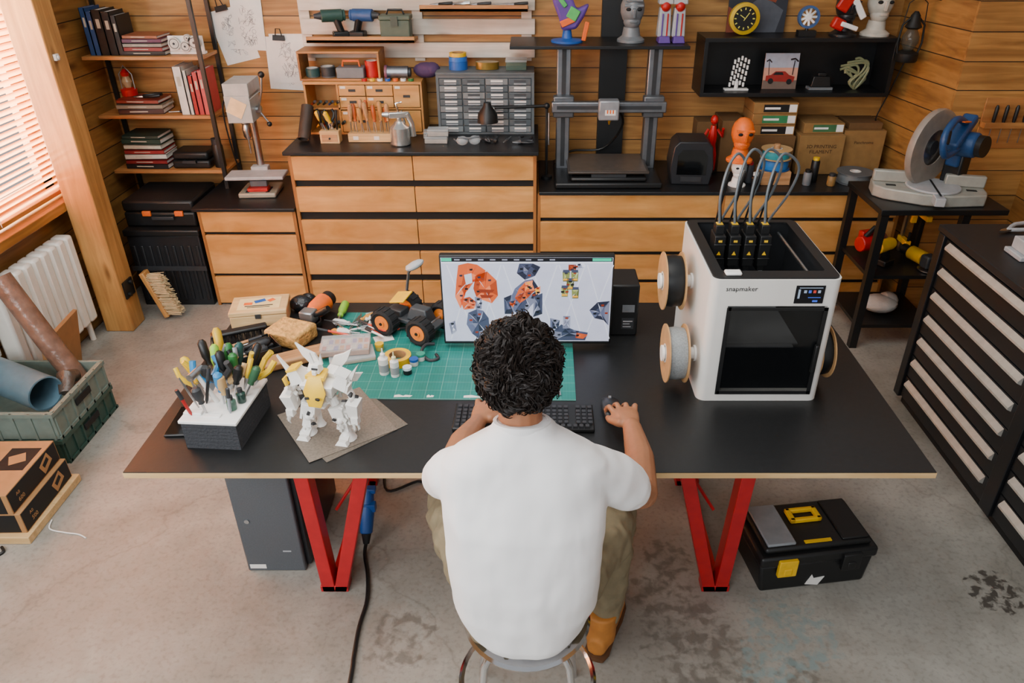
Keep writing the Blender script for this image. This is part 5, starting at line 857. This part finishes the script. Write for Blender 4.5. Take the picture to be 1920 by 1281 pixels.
t=top('hanging_lantern','old dark metal hurricane lantern hanging on wall','lantern',(2.09,4.42,1.4)); LM=mat('#20201f',.5,.5); ob('lantern_base',G().lathe([(.055,0),(.06,.01),(.06,.045),(.03,.06)],24),LM,t); ob('lantern_glass',G().lathe([(.025,.06),(.045,.1),(.045,.13),(.025,.17)],20),mat('#4a4a42',.1,alpha=.5),t); ob('lantern_cap',G().lathe([(.03,.17),(.045,.18),(.03,.21),(.025,.24),(.01,.26)],20),LM,t); ob('lantern_frame',G().tube([(-.055,0,.04),(-.068,0,.1),(-.06,0,.19),(-.02,0,.23)],.006).tube([(.055,0,.04),(.068,0,.1),(.06,0,.19),(.02,0,.23)],.006).tube([(-.06,0,.18),(-.05,0,.3),(0,0,.34),(.05,0,.3),(.06,0,.18)],.003),LM,t)
ob('lantern_bracket',G().tube([(2.21,4.42,1.72),(2.09,4.42,1.737),(2.09,4.42,1.745)],.008),LM,label='black iron hook bracket on the wall',cat='bracket')
ob('wall_cable',G().tube(spl([(2.13,4.5,1.4),(2.1,4.55,1.2),(2.07,4.58,1.04),(2.13,4.6,1.0)]),.004),BLK,label='thin black cable hanging down the wall',cat='cable')
# stand, saw
t=top('tool_stand','black steel shelving stand holding the miter saw','stand',(2.02,3.85,0))
for x,y in ((-.22,-.21),(-.22,.2),(.2,-.21),(.2,.2)): ob('leg',G().prism([(x-.02,y-.02),(x+.02,y-.02),(x+.02,y-.014),(x-.014,y-.014),(x-.014,y+.02),(x-.02,y+.02)],0,.79,'z'),BLK,t)
ob('stand_top',G().box(-.25,.4,-.24,.23,.79,.82),BLK,t,bev=.003)
for z in (.42,.12): ob('shelf_tray',G().box(-.22,.2,-.21,.2,z,z+.02),BLK,t)
t=top('miter_saw','grey and blue compound miter saw with clear guard','miter saw',(2.1,3.82,.821),rz=math.radians(-14),scale=1.22)
SG=mat('#a2a39a',.45,.2); SB=mat('#1b4270',.4)
ob('saw_base',G().prism([(-.24,-.05),(-.2,-.09),(-.05,-.14),(.05,-.14),(.2,-.09),(.21,-.05),(.21,.05),(-.24,.05)],0,.05,'z').box(-.24,-.05,-.0,.03,.05,.1).box(.05,.21,-.0,.03,.05,.1),SG,t,bev=.006); ob('turntable',G().cyl((0,-.03,.05),(0,-.03,.06),.11,n=32).box(-.02,.02,-.2,-.1,.02,.055),LG,t,bev=.003)
ob('kerf_slot',G().box(-.004,.004,-.18,.04,.061,.0625),BLKM,t)
for x in (-.17,.15): ob('base_slot',G().box(x-.02,x+.02,-.05,-.03,.05,.0515),BLKM,t)
YR=Matrix.Rotation(-.75,4,'Z')
def ry(g):
    g.v=[tuple(YR@V(v_)) for v_ in g.v]; return g
ob('blade',ry(G().cyl((-.046,.0,.2),(-.042,.0,.2),.14,n=48)),STEEL,t); g=G(); g.ring([(.158,-.014),(.162,.0),(.158,.014),(.075,.016),(.075,.012),(.15,.01),(.15,-.01),(.075,-.012),(.075,-.016)],36,0,YR@Matrix.Translation((-.044,0,.205))@Euler((0,pi/2,0)).to_matrix().to_4x4()); ob('blade_guard',g,mat('#a89f94',.3,alpha=.55),t); ob('guard_hub',ry(G().cyl((-.062,0,.205),(-.03,0,.205),.03)),DG,t)
ob('motor',ry(G().cyl((.0,.05,.23),(.11,.07,.235),.052).cb((.05,.02,.285),(.06,.2,.04),0,(.5,0,.2)).cb((.03,.08,.2),(.06,.06,.14))),SB,t,bev=.01); ob('handle',ry(G().tube(spl([(.05,.04,.32),(.06,-.06,.35),(.08,-.15,.3),(.09,-.13,.22),(.08,-.03,.23)],4),.014,12)),SB,t); ob('motor_vent',ry(G().cyl((.11,.07,.235),(.14,.07,.237),.044)),BLK,t); ob('warning_sticker',ry(G().cb((.06,.0,.335),(.04,.05,.004),0,(-.1,0,0))),ORG,t); ob('arm_pivot',ry(G().cb((.03,.1,.12),(.08,.07,.16))),BLK,t,bev=.008); ob('grip_trim',ry(G().tube([(.075,-.13,.315),(.087,-.148,.27)],.017,12)),BLK,t)
drill(1.87,3.74,.442,YEL,.6,'yellow and black power tool on the stand shelf','tools on the stand')
t=top('angle_grinder','yellow and black grinder on the stand shelf','angle grinder',(2.12,3.78,.442),rz=.3); ob('motor_body',G().cyl((0,-.04,.05),(0,.06,.05),.038),mat('#c79a10',.5),t); ob('gear_head',G().cb((0,-.07,.05),(.07,.06,.07)),DG,t,bev=.01); ob('disc',G().cyl((0,-.08,.005),(0,-.08,.01),.055,n=32),STEEL,t); ob('grip',G().cyl((0,.06,.05),(0,.12,.05),.028),BLK,t)
t=top('circular_saw','red and black handheld power saw on the stand shelf','power saw',(1.92,3.95,.442),rz=.3); ob('motor_body',G().cyl((-.08,0,.06),(.05,0,.06),.045).cb((.0,.03,.1),(.12,.04,.05)),RED,t,bev=.006); ob('grip',G().tube([(-.05,0,.1),(0,0,.15),(.06,0,.11)],.014),BLK,t); ob('saw_blade',G().cyl((.06,0,.062),(.064,0,.062),.06,n=32),STEEL,t)
t=top('bar_clamp','yellow bar clamp standing upright on the stand shelf','clamp',(2.1,3.98,.442)); ob('clamp_bar',G().box(-.006,.006,-.012,.012,0,.3),STEEL,t); ob('clamp_jaw',G().box(-.015,.015,-.09,.02,.24,.27).box(-.015,.015,-.09,-.07,.2,.24),YEL,t,bev=.003); ob('clamp_jaw',G().box(-.015,.015,-.09,.02,.06,.09),YEL,t,bev=.003); ob('clamp_screw',G().cyl((0,-.08,.02),(0,-.08,.14),.007),BLK,t)
t=top('bar_clamp','black and yellow clamp lying at the shelf side','clamp',(2.19,3.98,.442)); ob('clamp_bar',G().box(-.006,.006,-.012,.012,0,.26),BLK,t); ob('clamp_jaw',G().box(-.015,.015,-.08,.02,.2,.23),YEL,t,bev=.003)
ob('plastic_bag',G().sph((0,0,.05),(.1,.08,.05)).sph((.05,.02,.06),(.06,.05,.05)),mat('#c9c7c2',.3,bump=1,s=20,alpha=.85),loc=(1.98,3.8,.142),label='crumpled clear plastic bag on lower shelf',cat='bag')
# chest
t=top('tool_chest','long black steel tool chest with silver drawer pulls','tool chest',(1.82,0,0)); DRM=mat('#141518',.35)
ob('chest_body',G().box(.012,.66,.9,3.12,.05,.9),DRM,t); ob('chest_top',G().box(-.01,.67,.88,3.14,.9,.93),mat('#1b1c1e',.5),t,bev=.004); ob('plinth',G().box(.03,.64,.92,3.1,0,.05),BLKM,t)
ob('side_frame',G().box(-.012,.012,3.07,3.12,.05,.9),DRM,t,bev=.003); ob('side_frame',G().box(-.012,.012,2.22,2.29,.05,.9),DRM,t,bev=.003)
PUL=mat('#c6c2b8',.38,.45)
for a,b_ in ((.9,2.215),(2.295,3.065)):
    for k in range(7):
        z0=.06+k*.119; d=ob('drawer',G().box(0,.012,a,b_,z0,z0+.113),DRM,t,bev=.002); ob('handle',G().prism([(0,z0+.07),(-.017,z0+.078),(-.017,z0+.088),(0,z0+.108)],a+.03,b_-.03,'y'),PUL,d)
t=top('bench_vise','steel clamp tool lying on the tool chest','clamp',(2.05,2.78,.931)); ob('vise_base',G().box(-.12,.16,-.06,.06,0,.02).box(-.1,-.05,-.05,.05,.02,.07),LG,t,bev=.004); ob('vise_jaw',G().box(.03,.07,-.05,.05,.02,.08),LG,t,bev=.004); ob('vise_screw',G().cyl((.0,0,.045),(.2,0,.045),.01).cyl((.19,-.06,.045),(.19,.06,.045),.005),STEEL,t); ob('vise_lever',G().tube([(-.08,0,.07),(-.02,-.02,.14),(.06,-.02,.16)],.006),STEEL,t)
tool('wire_cutter',(1.98,3.0,.945),(.7,.3,.0),LG,.22,'grey metal shears lying on the tool chest','chest-top tools')
t=top('wall_tool_rack','wooden wall rack with hanging dark files','tool rack',(2.58,4.1,1.12)); ob('rack_board',G().box(-.16,.16,-.06,0,0,.03).box(-.16,.16,-.01,0,-.12,.15),W_SH,t,bev=.002)
for i in range(5): tool('file',(2.47+i*.055,4.06,1.04),(0,0,1),BLK,.2,'dark-handled file hanging in the wall rack','files in the wall rack',.8)
# camera
cd=bpy.data.cameras.new('camera'); cam=bpy.data.objects.new('camera',cd); COL.objects.link(cam); sc.camera=cam
cam.location=(0,0,2.15); cam.rotation_euler=(math.radians(90-30.2),0,0); cd.lens=26.25; cd.sensor_width=36; cd.shift_x=-.0208; cd.clip_start=.02
def area(n,loc,rot,sx,sy,e,c):
    l=bpy.data.lights.new(n,'AREA'); l.shape='RECTANGLE'; l.size=sx; l.size_y=sy; l.energy=e; l.color=c; o=bpy.data.objects.new(n,l); COL.objects.link(o); o.location=loc; o.rotation_euler=rot; return o
area('window_daylight',(-3.3,3.0,1.7),(0,math.radians(-90),0),2.2,2.6,1200,(1,.97,.92))
area('ceiling_light',(-.8,1.9,3.4),(0,math.radians(-8),0),2.4,2.0,85,(1,.96,.9))
area('side_area_light',(-2.5,.6,1.9),(math.radians(70),0,math.radians(-58)),1.6,1.2,70,(.96,.98,1))  # area light on the left, in front of solid wall with no opening
area('rear_daylight',(-1.4,-1.4,2.7),(math.radians(52),0,math.radians(-16)),2.6,1.4,110,(.95,.97,1))  # daylight from above and behind, where the room is left open
w=bpy.data.worlds.new('world'); sc.world=w; w.use_nodes=True; bg=w.node_tree.nodes['Background']; bg.inputs[0].default_value=(.93,.96,1,1); bg.inputs[1].default_value=.48
